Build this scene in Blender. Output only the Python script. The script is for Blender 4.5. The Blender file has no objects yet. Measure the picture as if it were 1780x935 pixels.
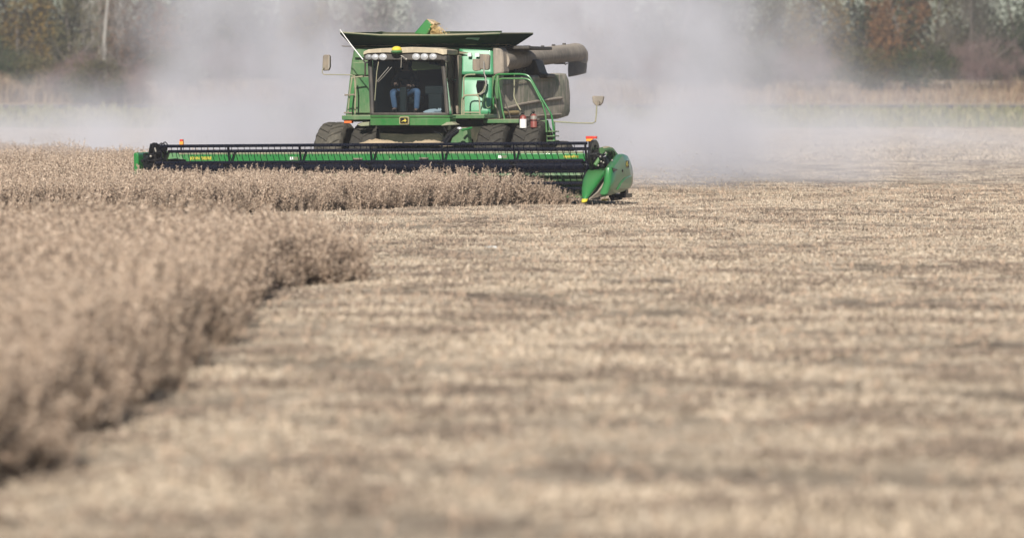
import bpy, bmesh, math, random
import numpy as np
from mathutils import Vector, Matrix, Euler, noise as mnoise
R = math.radians
random.seed(7); rng = np.random.default_rng(7)
sc = bpy.context.scene
C = sc.collection

# ------------------------------------------------------------------ camera
FPX = 7380.0; HCAM = 2.3; CX, CY = 600.0, 168.0      # focal length in photo pixels, eye height, where the level axis meets the photo
cd = bpy.data.cameras.new('camera'); cam = bpy.data.objects.new('camera', cd); C.objects.link(cam)
cam.location = (0, 0, HCAM); cam.rotation_euler = (R(90), 0, 0)
cd.sensor_width = 36; cd.lens = FPX / 1780 * 36
cd.shift_x = (890 - CX) / 1780; cd.shift_y = -(467.5 - CY) / 1780
cd.clip_start = 0.5; cd.clip_end = 5000
cd.dof.use_dof = True; cd.dof.focus_distance = 90; cd.dof.aperture_fstop = 1.4
sc.camera = cam

# ------------------------------------------------------------------ sky, sun, exposure
SUN_AZ, SUN_EL = R(11), R(32)                         # to the left of and behind the camera
to_sun = Vector((-math.sin(SUN_AZ) * math.cos(SUN_EL), -math.cos(SUN_AZ) * math.cos(SUN_EL), math.sin(SUN_EL)))
w = bpy.data.worlds.new('World'); sc.world = w; w.use_nodes = True
nt = w.node_tree; bg = nt.nodes['Background']; sky = nt.nodes.new('ShaderNodeTexSky')
sky.sky_type = 'NISHITA'; sky.sun_disc = False; sky.sun_elevation = SUN_EL; sky.sun_rotation = math.pi + SUN_AZ
sky.dust_density = .4; sky.ozone_density = 3
nt.links.new(sky.outputs[0], bg.inputs[0]); bg.inputs[1].default_value = 0.055
sd = bpy.data.lights.new('sun', 'SUN'); sd.energy = 5.0; sd.angle = R(0.5); sd.color = (1.0, 0.95, 0.87)
sun = bpy.data.objects.new('sun', sd); C.objects.link(sun)
sun.rotation_euler = to_sun.to_track_quat('Z', 'Y').to_euler()
sc.view_settings.view_transform = 'Standard'; sc.view_settings.look = 'None'
sc.view_settings.exposure = 0.36; sc.view_settings.gamma = 1
cy = sc.cycles
cy.use_denoising = True; cy.max_bounces = 6; cy.diffuse_bounces = 3; cy.glossy_bounces = 3; cy.transmission_bounces = 4
cy.volume_bounces = 2; cy.transparent_max_bounces = 10; cy.volume_step_rate = 1.0; cy.volume_max_steps = 256
cy.use_adaptive_sampling = True; cy.adaptive_threshold = 0.02; cy.caustics_reflective = False; cy.caustics_refractive = False

# ------------------------------------------------------------------ materials
def ramp_mix(nt, fac, a, b):
    m = nt.nodes.new('ShaderNodeMix'); m.data_type = 'RGBA'
    if hasattr(fac, 'links'): nt.links.new(fac, m.inputs[0])
    else: m.inputs[0].default_value = fac
    for i, c in ((6, a), (7, b)):
        if hasattr(c, 'links'): nt.links.new(c, m.inputs[i])
        else: m.inputs[i].default_value = (*c, 1)
    return m.outputs[2]
def math_node(nt, op, a, b=None, clamp=False):
    m = nt.nodes.new('ShaderNodeMath'); m.operation = op; m.use_clamp = clamp
    for i, v in ((0, a), (1, b)):
        if v is None: continue
        if hasattr(v, 'links'): nt.links.new(v, m.inputs[i])
        else: m.inputs[i].default_value = v
    return m.outputs[0]
def noise(nt, scale, detail=4, rough=.6, vec=None):
    n = nt.nodes.new('ShaderNodeTexNoise'); n.inputs['Scale'].default_value = scale
    n.inputs['Detail'].default_value = detail; n.inputs['Roughness'].default_value = rough
    if vec is not None: nt.links.new(vec, n.inputs['Vector'])
    return n.outputs['Fac']
def obj_coord(nt):
    t = nt.nodes.new('ShaderNodeTexCoord'); return t.outputs['Object']
def remap(nt, x, a, b, c=0, d=1):
    m = nt.nodes.new('ShaderNodeMapRange'); nt.links.new(x, m.inputs[0])
    for i, v in enumerate((a, b, c, d)): m.inputs[1 + i].default_value = v
    return m.outputs[0]
DUST = (0.36, 0.29, 0.20)
def mat(name, col, rough=.5, metal=0, var=.15, vscale=3, dust=0.0, top=0.0, bump=0, spec=.5, dustcol=DUST, coat=0):
    """paint or other plain material; dust = patchy film of field dust, top = how thickly it lies on upward faces"""
    m = bpy.data.materials.new(name); m.use_nodes = True; nt = m.node_tree; p = nt.nodes['Principled BSDF']
    oc = obj_coord(nt)
    n = noise(nt, vscale, 5, .6, oc)
    base = ramp_mix(nt, n, tuple(c * (1 - var) for c in col), tuple(min(1, c * (1 + var)) for c in col))
    ro = rough
    if dust or top:
        n2 = noise(nt, 1.7, 6, .65, oc); sm = nt.nodes.new('ShaderNodeMapping'); sm.inputs['Scale'].default_value = (9, 9, 1.6); nt.links.new(oc, sm.inputs['Vector']); streak = remap(nt, noise(nt, 1.0, 5, .7, sm.outputs[0]), .5, .75, 0, min(1, dust * 1.3 + .03))
        f = remap(nt, n2, .35, .75, dust * .3, min(1, dust * 1.6))
        g = nt.nodes.new('ShaderNodeNewGeometry'); s = nt.nodes.new('ShaderNodeSeparateXYZ'); nt.links.new(g.outputs['Normal'], s.inputs[0])
        up = remap(nt, s.outputs[2], .35, .85, 0, top)
        f = math_node(nt, 'MAXIMUM', math_node(nt, 'ADD', f, streak), up, True)
        base = ramp_mix(nt, f, base, dustcol)
        r_ = nt.nodes.new('ShaderNodeMapRange'); nt.links.new(f, r_.inputs[0]); r_.inputs[3].default_value = rough; r_.inputs[4].default_value = .85
        nt.links.new(r_.outputs[0], p.inputs['Roughness'])
    else: p.inputs['Roughness'].default_value = rough
    nt.links.new(base, p.inputs['Base Color'])
    p.inputs['Metallic'].default_value = metal; p.inputs['Specular IOR Level'].default_value = spec
    p.inputs['Coat Weight'].default_value = coat
    if bump:
        b = nt.nodes.new('ShaderNodeBump'); b.inputs['Strength'].default_value = bump; b.inputs['Distance'].default_value = .02
        nb = noise(nt, 25, 5, .6, oc); nt.links.new(nb, b.inputs['Height']); nt.links.new(b.outputs[0], p.inputs['Normal'])
    return m
GREEN = (0.012, 0.155, 0.03)
M = {}
M['green'] = mat('green_paint', GREEN, .33, dust=.12, top=.45, coat=.3)
M['green_dusty'] = mat('dusty_green_paint', (0.018, 0.125, 0.032), .42, dust=.16, top=.9)
M['green_sheen'] = mat('sun_glare_green', (0.03, 0.24, 0.10), .46, dust=.03, top=.3, coat=.7, spec=.9)  # sun glare put into the paint: paler, mintier base under a strong coat
M['green_clean'] = mat('clean_green_plastic', (0.012, 0.165, 0.034), .28, dust=.04, top=.12, coat=.5)
M['green_dark'] = mat('shaded_dark_green', (0.005, 0.028, 0.009), .8, dust=0, top=.25, spec=.05)  # near-black base carries the shade on the overhanging tank sheets
M['side_grey'] = mat('dust_coated_side_shield', (0.05, 0.10, 0.05), .65, dust=.8, top=.95, dustcol=(0.42, 0.36, 0.29))
M['tube_grey'] = mat('dust_coated_tube', (0.13, 0.115, 0.095), .6, dust=.7, top=.9, dustcol=(0.34, 0.285, 0.225))
M['roof'] = mat('dusty_roof', (0.26, 0.22, 0.15), .7, dust=.8, top=1, dustcol=(.52, .44, .31))
M['black'] = mat('black_paint', (0.004, 0.005, 0.008), .25, dust=.01, top=.05, spec=.25)
M['blackmatte'] = mat('black_plastic', (0.015, 0.015, 0.017), .6, dust=.12, top=.2)
M['reel'] = mat('reel_black', (0.003, 0.004, 0.011), .24, dust=0, top=.02, spec=.25)
M['rubber'] = mat('tyre_rubber', (0.025, 0.024, 0.022), .85, dust=.38, top=.45, bump=.4, dustcol=(.17, .15, .115), spec=.2)
M['rubber_dark'] = mat('shaded_tyre_rubber', (0.018, 0.017, 0.016), .8, dust=.14, top=.25, bump=.4, dustcol=(.17, .15, .115), spec=.2)  # shade beneath the machine painted in as a darker, less dusty rubber
M['underbody'] = mat('dark_underbody', (0.012, 0.018, 0.012), .8, dust=.1, top=.08, spec=.1)
M['grey'] = mat('grey_plastic', (0.10, 0.085, 0.075), .55, dust=.4, top=.6)
M['steel'] = mat('dull_steel', (0.32, 0.31, 0.29), .45, metal=.5, dust=.3, top=.3)
M['khaki'] = mat('dusty_pale_green_pipe', (0.16, 0.21, 0.12), .5, dust=.5, top=.7)
M['yellow'] = mat('yellow_paint', (0.75, 0.60, 0.03), .4, dust=.1, top=.2)
M['yellowdeck'] = mat('yellow_decal', (0.55, 0.45, 0.06), .45, var=.03)
M['white'] = mat('white_paint', (0.78, 0.77, 0.73), .5, var=.04)
M['red'] = mat('red_paint', (0.20, 0.018, 0.02), .35, dust=.15, top=.2)
M['orange'] = mat('orange_reflector', (0.85, 0.16, 0.03), .35, var=.1, dust=.05)
M['amber'] = mat('amber_lens', (0.9, 0.33, 0.05), .3, var=.1)
M['redlens'] = mat('red_lens', (0.55, 0.05, 0.03), .35)
M['lens'] = mat('lamp_lens', (0.55, 0.55, 0.55), .15, metal=.3, var=.1)
M['lens_grey'] = mat('dull_lamp_lens', (0.22, 0.22, 0.22), .3)
M['interior'] = mat('cab_interior', (0.006, 0.0065, 0.007), .8, spec=.15)
M['trim'] = mat('cab_trim', (0.035, 0.042, 0.038), .7, spec=.2)
M['olive_plate'] = mat('olive_film', (0.30, 0.33, 0.10), .6)
M['jeans'] = mat('blue_denim', (0.15, 0.23, 0.36), .85, var=.35, vscale=14)
M['shirt'] = mat('navy_shirt', (0.012, 0.018, 0.04), .9)
M['skin'] = mat('skin', (0.42, 0.24, 0.17), .55)
M['hair'] = mat('brown_hair', (0.04, 0.025, 0.015), .8)
M['cap'] = mat('dark_cap', (0.02, 0.03, 0.03), .8)
M['grain'] = mat('soybean_grain', (0.62, 0.46, 0.22), .7, var=.3, vscale=40, bump=.6)
M['straw'] = mat('straw_heap', (0.50, 0.38, 0.24), .85, var=.35, vscale=18, bump=.7)
M['paper'] = mat('white_paper', (0.75, 0.8, 0.8), .6, var=.08)
M['window_film'] = mat('smoky_window_film', (0.13, 0.14, 0.135), .3)
M['auger'] = mat('auger_steel_green', (0.02, 0.13, 0.04), .4, dust=.2, top=.5)
def glass_mat(name, tint, refl, dustf):
    m = bpy.data.materials.new(name); m.use_nodes = True; nt = m.node_tree
    for n in list(nt.nodes):
        if n.type != 'OUTPUT_MATERIAL': nt.nodes.remove(n)
    out = [n for n in nt.nodes][0]
    tr = nt.nodes.new('ShaderNodeBsdfTransparent'); tr.inputs[0].default_value = (*tint, 1)
    gl = nt.nodes.new('ShaderNodeBsdfGlossy'); gl.inputs['Roughness'].default_value = .06
    df = nt.nodes.new('ShaderNodeBsdfDiffuse'); df.inputs[0].default_value = (.25, .22, .18, 1)
    fr = nt.nodes.new('ShaderNodeFresnel'); fr.inputs[0].default_value = 1.45
    a = nt.nodes.new('ShaderNodeMixShader'); b = nt.nodes.new('ShaderNodeMixShader')
    nt.links.new(math_node(nt, 'MULTIPLY', fr.outputs[0], refl), a.inputs[0]); nt.links.new(tr.outputs[0], a.inputs[1]); nt.links.new(gl.outputs[0], a.inputs[2])
    n = remap(nt, noise(nt, 3, 6, .7, obj_coord(nt)), .35, .8, dustf * .4, dustf)
    nt.links.new(n, b.inputs[0]); nt.links.new(a.outputs[0], b.inputs[1]); nt.links.new(df.outputs[0], b.inputs[2])
    nt.links.new(b.outputs[0], out.inputs[0]); return m
M['glass'] = glass_mat('windscreen_glass', (.50, .56, .60), .5, .012)
M['glass_side'] = glass_mat('dusty_door_glass', (.45, .52, .45), 1.0, .5)

# ------------------------------------------------------------------ object helpers
def tag(o, label=None, cat=None, group=None, kind=None):
    if label: o['label'] = label
    if cat: o['category'] = cat
    if group: o['group'] = group
    if kind: o['kind'] = kind
    return o
def empty(name, loc=(0, 0, 0), rot=(0, 0, 0)):
    o = bpy.data.objects.new(name, None); C.objects.link(o); o.location = loc; o.rotation_euler = rot
    o.empty_display_size = .2; return o

class MB:
    """collects shapes in one mesh"""
    def __init__(s): s.v = []; s.f = []; s.m = []; s.cur = 0
    def add(s, vs, fs):
        b = len(s.v); s.v += [tuple(v) for v in vs]; s.f += [tuple(i + b for i in f) for f in fs]; s.m += [s.cur] * len(fs); return s
    def box(s, a, b):
        x0, y0, z0 = (min(a[i], b[i]) for i in range(3)); x1, y1, z1 = (max(a[i], b[i]) for i in range(3))
        return s.add([(x0,y0,z0),(x1,y0,z0),(x1,y1,z0),(x0,y1,z0),(x0,y0,z1),(x1,y0,z1),(x1,y1,z1),(x0,y1,z1)],
                     [(0,3,2,1),(4,5,6,7),(0,1,5,4),(1,2,6,5),(2,3,7,6),(3,0,4,7)])
    def loft(s, rings, cap=True, closed=True):
        n = len(rings[0]); vs = [p for r in rings for p in r]; fs = []
        for k in range(len(rings) - 1):
            for i in range(n if closed else n - 1):
                j = (i + 1) % n; fs.append((k*n+i, k*n+j, (k+1)*n+j, (k+1)*n+i))
        if cap: fs.append(tuple(range(n))[::-1]); fs.append(tuple((len(rings)-1)*n + i for i in range(n)))
        return s.add(vs, fs)
    def prism(s, poly, v0, v1):            # polygon in (x,z), extruded along y
        return s.loft([[(p[0], v0, p[1]) for p in poly], [(p[0], v1, p[1]) for p in poly]])
    def prismu(s, poly, u0, u1):           # polygon in (y,z), extruded along x
        return s.loft([[(u0, p[0], p[1]) for p in poly], [(u1, p[0], p[1]) for p in poly]])
    def tube(s, pts, r, n=8, r1=None):
        pts = [Vector(p) for p in pts]; rings = []
        for k, p in enumerate(pts):
            d = (pts[min(k+1, len(pts)-1)] - pts[max(k-1, 0)]).normalized()
            a = d.cross(Vector((0, 0, 1)) if abs(d.z) < .9 else Vector((0, 1, 0))).normalized(); b = d.cross(a)
            rr = r if r1 is None else r + (r1 - r) * k / (len(pts) - 1)
            rings.append([p + (a * math.cos(t) + b * math.sin(t)) * rr for t in [2*math.pi*i/n for i in range(n)]])
        return s.loft(rings)
    def cyl(s, p0, p1, r0, r1=None, n=16): return s.tube([p0, p1], r0, n, r1 if r1 is not None else r0)
    def strip(s, p0, p1, w, t):            # flat bar between two points; w across in the (y,z) plane, t along x
        p0, p1 = Vector(p0), Vector(p1); d = (p1 - p0).normalized(); a = Vector((0, -d.z, d.y)).normalized() * w / 2; b = Vector((t / 2, 0, 0))
        return s.loft([[p + a + b, p - a + b, p - a - b, p + a - b] for p in (p0, p1)])
    def lathe_x(s, cx, cy_, cz, prof, n=40):  # profile (x, radius) about an axis along x
        return s.loft([[(cx + x, cy_ + r * math.cos(t), cz + r * math.sin(t)) for t in [2*math.pi*i/n for i in range(n)]] for x, r in prof])
    def ball(s, c, r, n=12):
        c = Vector(c); r = (r, r, r) if not hasattr(r, '__len__') else r
        rings = [[(c.x + r[0]*math.sin(a)*math.cos(t), c.y + r[1]*math.sin(a)*math.sin(t), c.z + r[2]*math.cos(a)) for t in [2*math.pi*i/n for i in range(n)]]
                 for a in [math.pi*(k+.04)/(n/2+.08) for k in range(n//2+1)]]
        return s.loft(rings)
    def build(s, name, mats, parent=None, smooth=True, bevel=0, auto=35):
        me = bpy.data.meshes.new(name); me.from_pydata(s.v, [], s.f); me.update()
        for m_ in (mats if isinstance(mats, list) else [mats]): me.materials.append(m_)
        if any(s.m): me.polygons.foreach_set('material_index', s.m)
        bm = bmesh.new(); bm.from_mesh(me); bmesh.ops.recalc_face_normals(bm, faces=bm.faces)
        if smooth:
            for f in bm.faces: f.smooth = True
            for e in bm.edges:
                if len(e.link_faces) == 2 and e.calc_face_angle(0) > R(auto): e.smooth = False
        bm.to_mesh(me); bm.free()
        o = bpy.data.objects.new(name, me); C.objects.link(o)
        if parent is not None: o.parent = parent
        if bevel:
            b = o.modifiers.new('bevel', 'BEVEL'); b.width = bevel; b.segments = 2; b.limit_method = 'ANGLE'; b.angle_limit = R(40)
        return o
def mass(name, V, F, mats, mi=None, parent=None, link=True):
    me = bpy.data.meshes.new(name); me.from_pydata(np.asarray(V).tolist(), [], (F.tolist() if isinstance(F, np.ndarray) else [tuple(int(i_) for i_ in f) for f in F]))
    for m_ in mats: me.materials.append(m_)
    if mi is not None: me.polygons.foreach_set('material_index', np.asarray(mi, dtype=np.int32))
    me.update(); o = bpy.data.objects.new(name, me)
    if link: C.objects.link(o)
    if parent is not None: o.parent = parent
    return o

# ------------------------------------------------------------------ ground
def veg_mat(name, cols, rough=.85, trans=0.0, rnd=True):
    """dead or live plant tissue: colour differs from piece to piece and plant to plant"""
    m = bpy.data.materials.new(name); m.use_nodes = True; nt = m.node_tree; p = nt.nodes['Principled BSDF']
    g = nt.nodes.new('ShaderNodeNewGeometry'); oi = nt.nodes.new('ShaderNodeObjectInfo')
    x = g.outputs['Random Per Island']
    if rnd: x = math_node(nt, 'FRACT', math_node(nt, 'ADD', x, oi.outputs['Random']))
    cr = nt.nodes.new('ShaderNodeValToRGB'); nt.links.new(x, cr.inputs[0]); e = cr.color_ramp.elements
    while len(e) < len(cols): e.new(.5)
    for i, c in enumerate(cols): e[i].position = i / (len(cols) - 1); e[i].color = (*c, 1)
    shade = ramp_mix(nt, 1.0, (1, 1, 1), (1, 1, 1)); mm = shade.node; mm.blend_type = 'MULTIPLY'
    nt.links.new(cr.outputs[0], mm.inputs[6]); vv = remap(nt, oi.outputs['Random'], 0, 1, .84, 1.12) if rnd else None
    if vv is not None: nt.links.new(vv, mm.inputs[7])
    nt.links.new(shade, p.inputs['Base Color']); p.inputs['Roughness'].default_value = rough; p.inputs['Specular IOR Level'].default_value = .25
    return m
M['straw_bits'] = veg_mat('straw_litter', [(.30,.23,.165), (.55,.44,.32), (.66,.54,.41), (.42,.33,.24), (.60,.51,.40), (.12,.09,.07), (.50,.405,.30)])
M['pod'] = veg_mat('dry_soybean_pods', [(.37,.27,.195), (.54,.415,.315), (.66,.53,.41), (.24,.17,.122), (.09,.064,.05), (.58,.455,.35), (.40,.295,.21)])
M['stem'] = veg_mat('dry_soybean_stems', [(.38,.27,.19), (.50,.37,.27), (.28,.20,.15)])
M['chaff_dark'] = veg_mat('weathered_chaff', [(.16,.12,.09), (.28,.215,.16), (.10,.075,.058), (.36,.28,.21), (.20,.15,.115)])
M['deadleaf'] = veg_mat('withered_leaves', [(.10,.07,.055), (.2,.14,.10), (.07,.055,.05)])

def ground_mat():
    m = bpy.data.materials.new('harvested_field_soil'); m.use_nodes = True; nt = m.node_tree; p = nt.nodes['Principled BSDF']
    oc = obj_coord(nt)
    a = remap(nt, noise(nt, 9, 8, .7, oc), .35, .65); b = remap(nt, noise(nt, .5, 5, .6, oc), .35, .65); c = remap(nt, noise(nt, 70, 4, .7, oc), .3, .7)
    base = ramp_mix(nt, a, (.26, .20, .145), (.50, .40, .30)); base = ramp_mix(nt, math_node(nt, 'MULTIPLY', c, .6), base, (.52, .41, .29))
    base = ramp_mix(nt, math_node(nt, 'MULTIPLY', b, .35), base, (.25, .18, .13))
    nt.links.new(base, p.inputs['Base Color']); p.inputs['Roughness'].default_value = .95; p.inputs['Specular IOR Level'].default_value = .1
    bu = nt.nodes.new('ShaderNodeBump'); bu.inputs['Distance'].default_value = .04; bu.inputs['Strength'].default_value = .8
    nt.links.new(c, bu.inputs['Height']); nt.links.new(bu.outputs[0], p.inputs['Normal'])
    return m
def terrain_z(x, y):
    # gentle swell beyond the field, rising to the tree line
    return np.interp(y, [290, 302, 329, 331, 336.5, 344, 352, 365, 380, 2000], [0, .12, 1.3, 1.45, 1.6, 3.0, 3.5, 3.8, 4.0, 6]) + .02 * np.sin(x * .9 + y * .37) * np.sin(y * .53) * (y < 120)
xs = np.concatenate([np.linspace(-2500, -60, 12), np.linspace(-50, 70, 121), np.linspace(80, 2500, 12)])
ys = np.concatenate([np.linspace(-300, 0, 5), np.linspace(4, 130, 127), np.linspace(134, 286, 30), np.linspace(290, 390, 51), np.linspace(400, 4000, 12)])
X, Y = np.meshgrid(xs, ys); Z = terrain_z(X, Y)
V = np.stack([X, Y, Z], -1).reshape(-1, 3); nx = len(xs); ny = len(ys)
i, j = np.meshgrid(np.arange(nx - 1), np.arange(ny - 1)); k = (j * nx + i).ravel()
g = mass('ground', V, np.stack([k, k + 1, k + nx + 1, k + nx], -1), [ground_mat()]); tag(g, 'tan harvested soybean field covered in straw litter', 'field', kind='structure')
for p_ in g.data.polygons: p_.use_smooth = True

def instances(name, pts, rotz, scale, tilt, protos, label, cat):
    """ONE stuff object that scatters plant meshes over the listed points"""
    me = bpy.data.meshes.new(name); me.from_pydata(np.asarray(pts).tolist(), [], [])
    rot = np.stack([tilt[:, 0], tilt[:, 1], rotz], -1).astype(np.float32)
    a = me.attributes.new('rot', 'FLOAT_VECTOR', 'POINT'); a.data.foreach_set('vector', rot.ravel())
    a = me.attributes.new('scl', 'FLOAT_VECTOR', 'POINT'); a.data.foreach_set('vector', np.asarray(scale, dtype=np.float32).ravel())
    a = me.attributes.new('pick', 'INT', 'POINT'); a.data.foreach_set('value', rng.integers(0, len(protos), len(pts)).astype(np.int32))
    o = bpy.data.objects.new(name, me); C.objects.link(o)
    col = bpy.data.collections.new(name + '_kinds')
    for p_ in protos: col.objects.link(p_)
    ng = bpy.data.node_groups.new(name + '_scatter', 'GeometryNodeTree')
    ng.interface.new_socket('Geometry', in_out='INPUT', socket_type='NodeSocketGeometry'); ng.interface.new_socket('Geometry', in_out='OUTPUT', socket_type='NodeSocketGeometry')
    N = ng.nodes; gi = N.new('NodeGroupInput'); go = N.new('NodeGroupOutput'); iop = N.new('GeometryNodeInstanceOnPoints'); ci = N.new('GeometryNodeCollectionInfo')
    ci.inputs['Collection'].default_value = col; ci.inputs['Separate Children'].default_value = True; ci.inputs['Reset Children'].default_value = True
    def attr(n_, t):
        q = N.new('GeometryNodeInputNamedAttribute'); q.data_type = t; q.inputs['Name'].default_value = n_; return q.outputs[0]
    m2p = N.new('GeometryNodeMeshToPoints')
    Lk = ng.links.new; Lk(gi.outputs[0], m2p.inputs[0]); Lk(m2p.outputs[0], iop.inputs['Points']); Lk(ci.outputs[0], iop.inputs['Instance'])
    iop.inputs['Pick Instance'].default_value = True; Lk(attr('pick', 'INT'), iop.inputs['Instance Index'])
    e2r = N.new('FunctionNodeEulerToRotation'); Lk(attr('rot', 'FLOAT_VECTOR'), e2r.inputs[0]); Lk(e2r.outputs[0], iop.inputs['Rotation'])
    Lk(attr('scl', 'FLOAT_VECTOR'), iop.inputs['Scale']); Lk(iop.outputs[0], go.inputs[0])
    md = o.modifiers.new('scatter', 'NODES'); md.node_group = ng
    tag(o, label, cat, kind='stuff'); return o

# --- litter: short lengths of straw lying on the soil, some stubs standing
def litter_proto(seed, n=120, size=.34):
    r = np.random.default_rng(seed); V = []; F = []
    for q in range(n):
        L_ = r.uniform(.02, .09); wd = r.uniform(.003, .008); a = r.uniform(0, 6.283); up = abs(r.normal(0, .12)) if r.random() > .05 else r.uniform(.8, 1.5)
        c = np.array([r.uniform(-size, size), r.uniform(-size, size), r.uniform(.0, .03)])
        d = np.array([math.cos(a) * math.cos(up), math.sin(a) * math.cos(up), math.sin(up)]) * L_
        s_ = np.array([-math.sin(a), math.cos(a), 0]) * wd; t_ = np.array([0, 0, wd])
        b = len(V); V += [c - s_, c + s_, c + t_, c + d - s_, c + d + s_, c + d + t_]
        F += [(b, b+1, b+4, b+3), (b+1, b+2, b+5, b+4), (b+2, b, b+3, b+5)]
    return mass('straw_patch', V, F, [M['straw_bits']], link=False)
# --- a dry soybean plant
def soy_proto(seed, h=.78):
    r = np.random.default_rng(seed); V = []; F = []; mi = []
    def tube(p, q, r0, m_):
        p, q = np.array(p), np.array(q); d = (q - p) / np.linalg.norm(q - p); a = np.cross(d, [.3, .9, .2]); a /= np.linalg.norm(a); b_ = np.cross(d, a); k0 = len(V)
        for c, rr in ((p, r0), (q, r0 * .6)):
            for t in (0, 2.1, 4.2): V.append(c + (a * math.cos(t) + b_ * math.sin(t)) * rr)
        for i_ in range(3): F.append((k0 + i_, k0 + (i_+1) % 3, k0 + 3 + (i_+1) % 3, k0 + 3 + i_)); mi.append(m_)
    def pod(p, d, ln, wd):
        d = d / np.linalg.norm(d); a = np.cross(d, r.normal(0, 1, 3)); a /= np.linalg.norm(a); b_ = np.cross(d, a); k0 = len(V)
        for t_, rr in ((0, .15), (.35, 1), (.75, .85), (1, .1)):
            for t in (0, 1.57, 3.14, 4.71): V.append(p + d * ln * t_ + (a * math.cos(t) * wd + b_ * math.sin(t) * wd * .55) * rr)
        for s_ in range(3):
            for i_ in range(4): F.append((k0 + s_*4 + i_, k0 + s_*4 + (i_+1) % 4, k0 + s_*4+4 + (i_+1) % 4, k0 + s_*4+4 + i_)); mi.append(0)
    for st in range(3):
        base = np.array([r.uniform(-.07, .07), r.uniform(-.07, .07), 0]); hh = h * r.uniform(.8, 1.08); lean = r.normal(0, .07, 2)
        top = base + np.array([lean[0], lean[1], hh]); mid = (base + top) / 2 + np.append(r.normal(0, .015, 2), 0)
        tube(base, mid, .0045, 1); tube(mid, top, .0035, 1)
        def at(t): return base + (mid - base) * t * 2 if t < .5 else mid + (top - mid) * (t - .5) * 2
        for q in range(44):
            t = r.uniform(.0, 1.0) ** 1.1; a = r.uniform(0, 6.283); el = r.uniform(-.9, 1.2)
            pod(at(t), np.array([math.cos(a) * math.cos(el), math.sin(a) * math.cos(el), math.sin(el)]), r.uniform(.035, .06), r.uniform(.0055, .009))
        for br in range(3):
            t0 = r.uniform(.12, .5); a = r.uniform(0, 6.283); L_ = r.uniform(.2, .36); p0 = at(t0); p1 = p0 + np.array([math.cos(a) * .35, math.sin(a) * .35, .93]) * L_
            tube(p0, p1, .003, 1)
            for q in range(9):
                pp = p0 + (p1 - p0) * r.uniform(.2, 1); a2 = r.uniform(0, 6.283); el = r.uniform(-.8, 1.3)
                pod(pp, np.array([math.cos(a2) * math.cos(el), math.sin(a2) * math.cos(el), math.sin(el)]), r.uniform(.035, .055), r.uniform(.005, .008))
    for q in range(5):
        c = np.array([r.uniform(-.12, .12), r.uniform(-.12, .12), r.uniform(.1, .6)]); a = r.normal(0, .022, 3); b_ = r.normal(0, .022, 3); k0 = len(V)
        V.extend([c, c + a, c + a + b_, c + b_]); F.append((k0, k0+1, k0+2, k0+3)); mi.append(2)
    return mass('soybean_plant', V, F, [M['pod'], M['stem'], M['deadleaf']], mi, link=False)
soys = [soy_proto(s_) for s_ in range(6)]
litters = [litter_proto(s_) for s_ in range(40, 45)]

# ------------------------------------------------------------------ where the combine stands
TH = R(18); OX, OY = 0.63, 91.5
COMB_ROT = (0, R(-.45), -TH); COMB_LOC = (OX, OY, 0)
MW = Matrix.LocRotScale(Vector(COMB_LOC), Euler(COMB_ROT), None); MI = MW.inverted()
c0 = MI @ Vector((0, 0, HCAM))
def ray(px, py): return (MI.to_3x3() @ Vector(((px - CX) / FPX, 1, -(py - CY) / FPX)))
def L(px, py, v):          # where the sight line of a photo pixel meets the machine's own cross plane v metres behind the reel
    d = ray(px, py); t = (v - c0.y) / d.y; p = c0 + d * t; return (p.x, v, p.z)
def P2(px, py, v): p = L(px, py, v); return (p[0], p[2])
def LU(px, py, u):         # the same on a lengthwise plane u
    d = ray(px, py); t = (u - c0.x) / d.x; p = c0 + d * t; return (u, p.y, p.z)
def local_uv(x, y):
    dx, dy = x - OX, y - OY; return dx * math.cos(TH) - dy * math.sin(TH), dx * math.sin(TH) + dy * math.cos(TH)

# ------------------------------------------------------------------ standing crop
def rows(x0, x1, y0, y1, inside, pitch=.38, step=.088):
    """plants drilled in rows that run along the harvest direction"""
    u = np.arange(-60, 60, pitch); v = np.arange(-70, 70, step); U, Vv = np.meshgrid(u, v)
    U = U + rng.normal(0, .05, U.shape); Vv = Vv + rng.normal(0, .04, U.shape)
    x = OX + U * math.cos(TH) + Vv * math.sin(TH); y = OY - U * math.sin(TH) + Vv * math.cos(TH)
    x, y = x.ravel(), y.ravel(); k_ = (x > x0) & (x < x1) & (y > y0) & (y < y1); x, y = x[k_], y[k_]
    k_ = inside(x, y); return x[k_], y[k_]
def edge_y(x): return np.interp(x, [-20, -6.9, -2.56, 2.16, 4.2, 9], [66, 77.4, 82.2, 87.2, 90.8, 98])
def hs_main(x, y):
    u, v = local_uv(x, y); return np.where((v < .8) & (u > -6.2), np.where(u < -4.9, .74, .85), np.where((u > -6.2) & (v < 4), .85, .92))
def in_main(x, y):
    u, v = local_uv(x, y); jit = rng.normal(0, .12, x.shape)
    front = (v < .12 + jit * .5) & (u < 3.15 + jit * 3); left = (u < -5.3) & (v >= .1)
    return (y > edge_y(x) + jit) & (front | left) & (y < 102 - 3.26 * x + jit * 4) & (y < 150)
def poly_in(poly):
    def f(x, y):
        x = x + .12 * np.sin(y * 1.9) + .09 * np.sin(y * 4.3 + 1) * (y < 50); ins = np.zeros(x.shape, bool); n = len(poly)
        for a in range(n):
            (xa, ya), (xb, yb) = poly[a], poly[(a + 1) % n]
            c = ((ya > y) != (yb > y)) & (x < (xb - xa) * (y - ya) / (yb - ya + 1e-9) + xa); ins ^= c
        return ins
    return f
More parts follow.
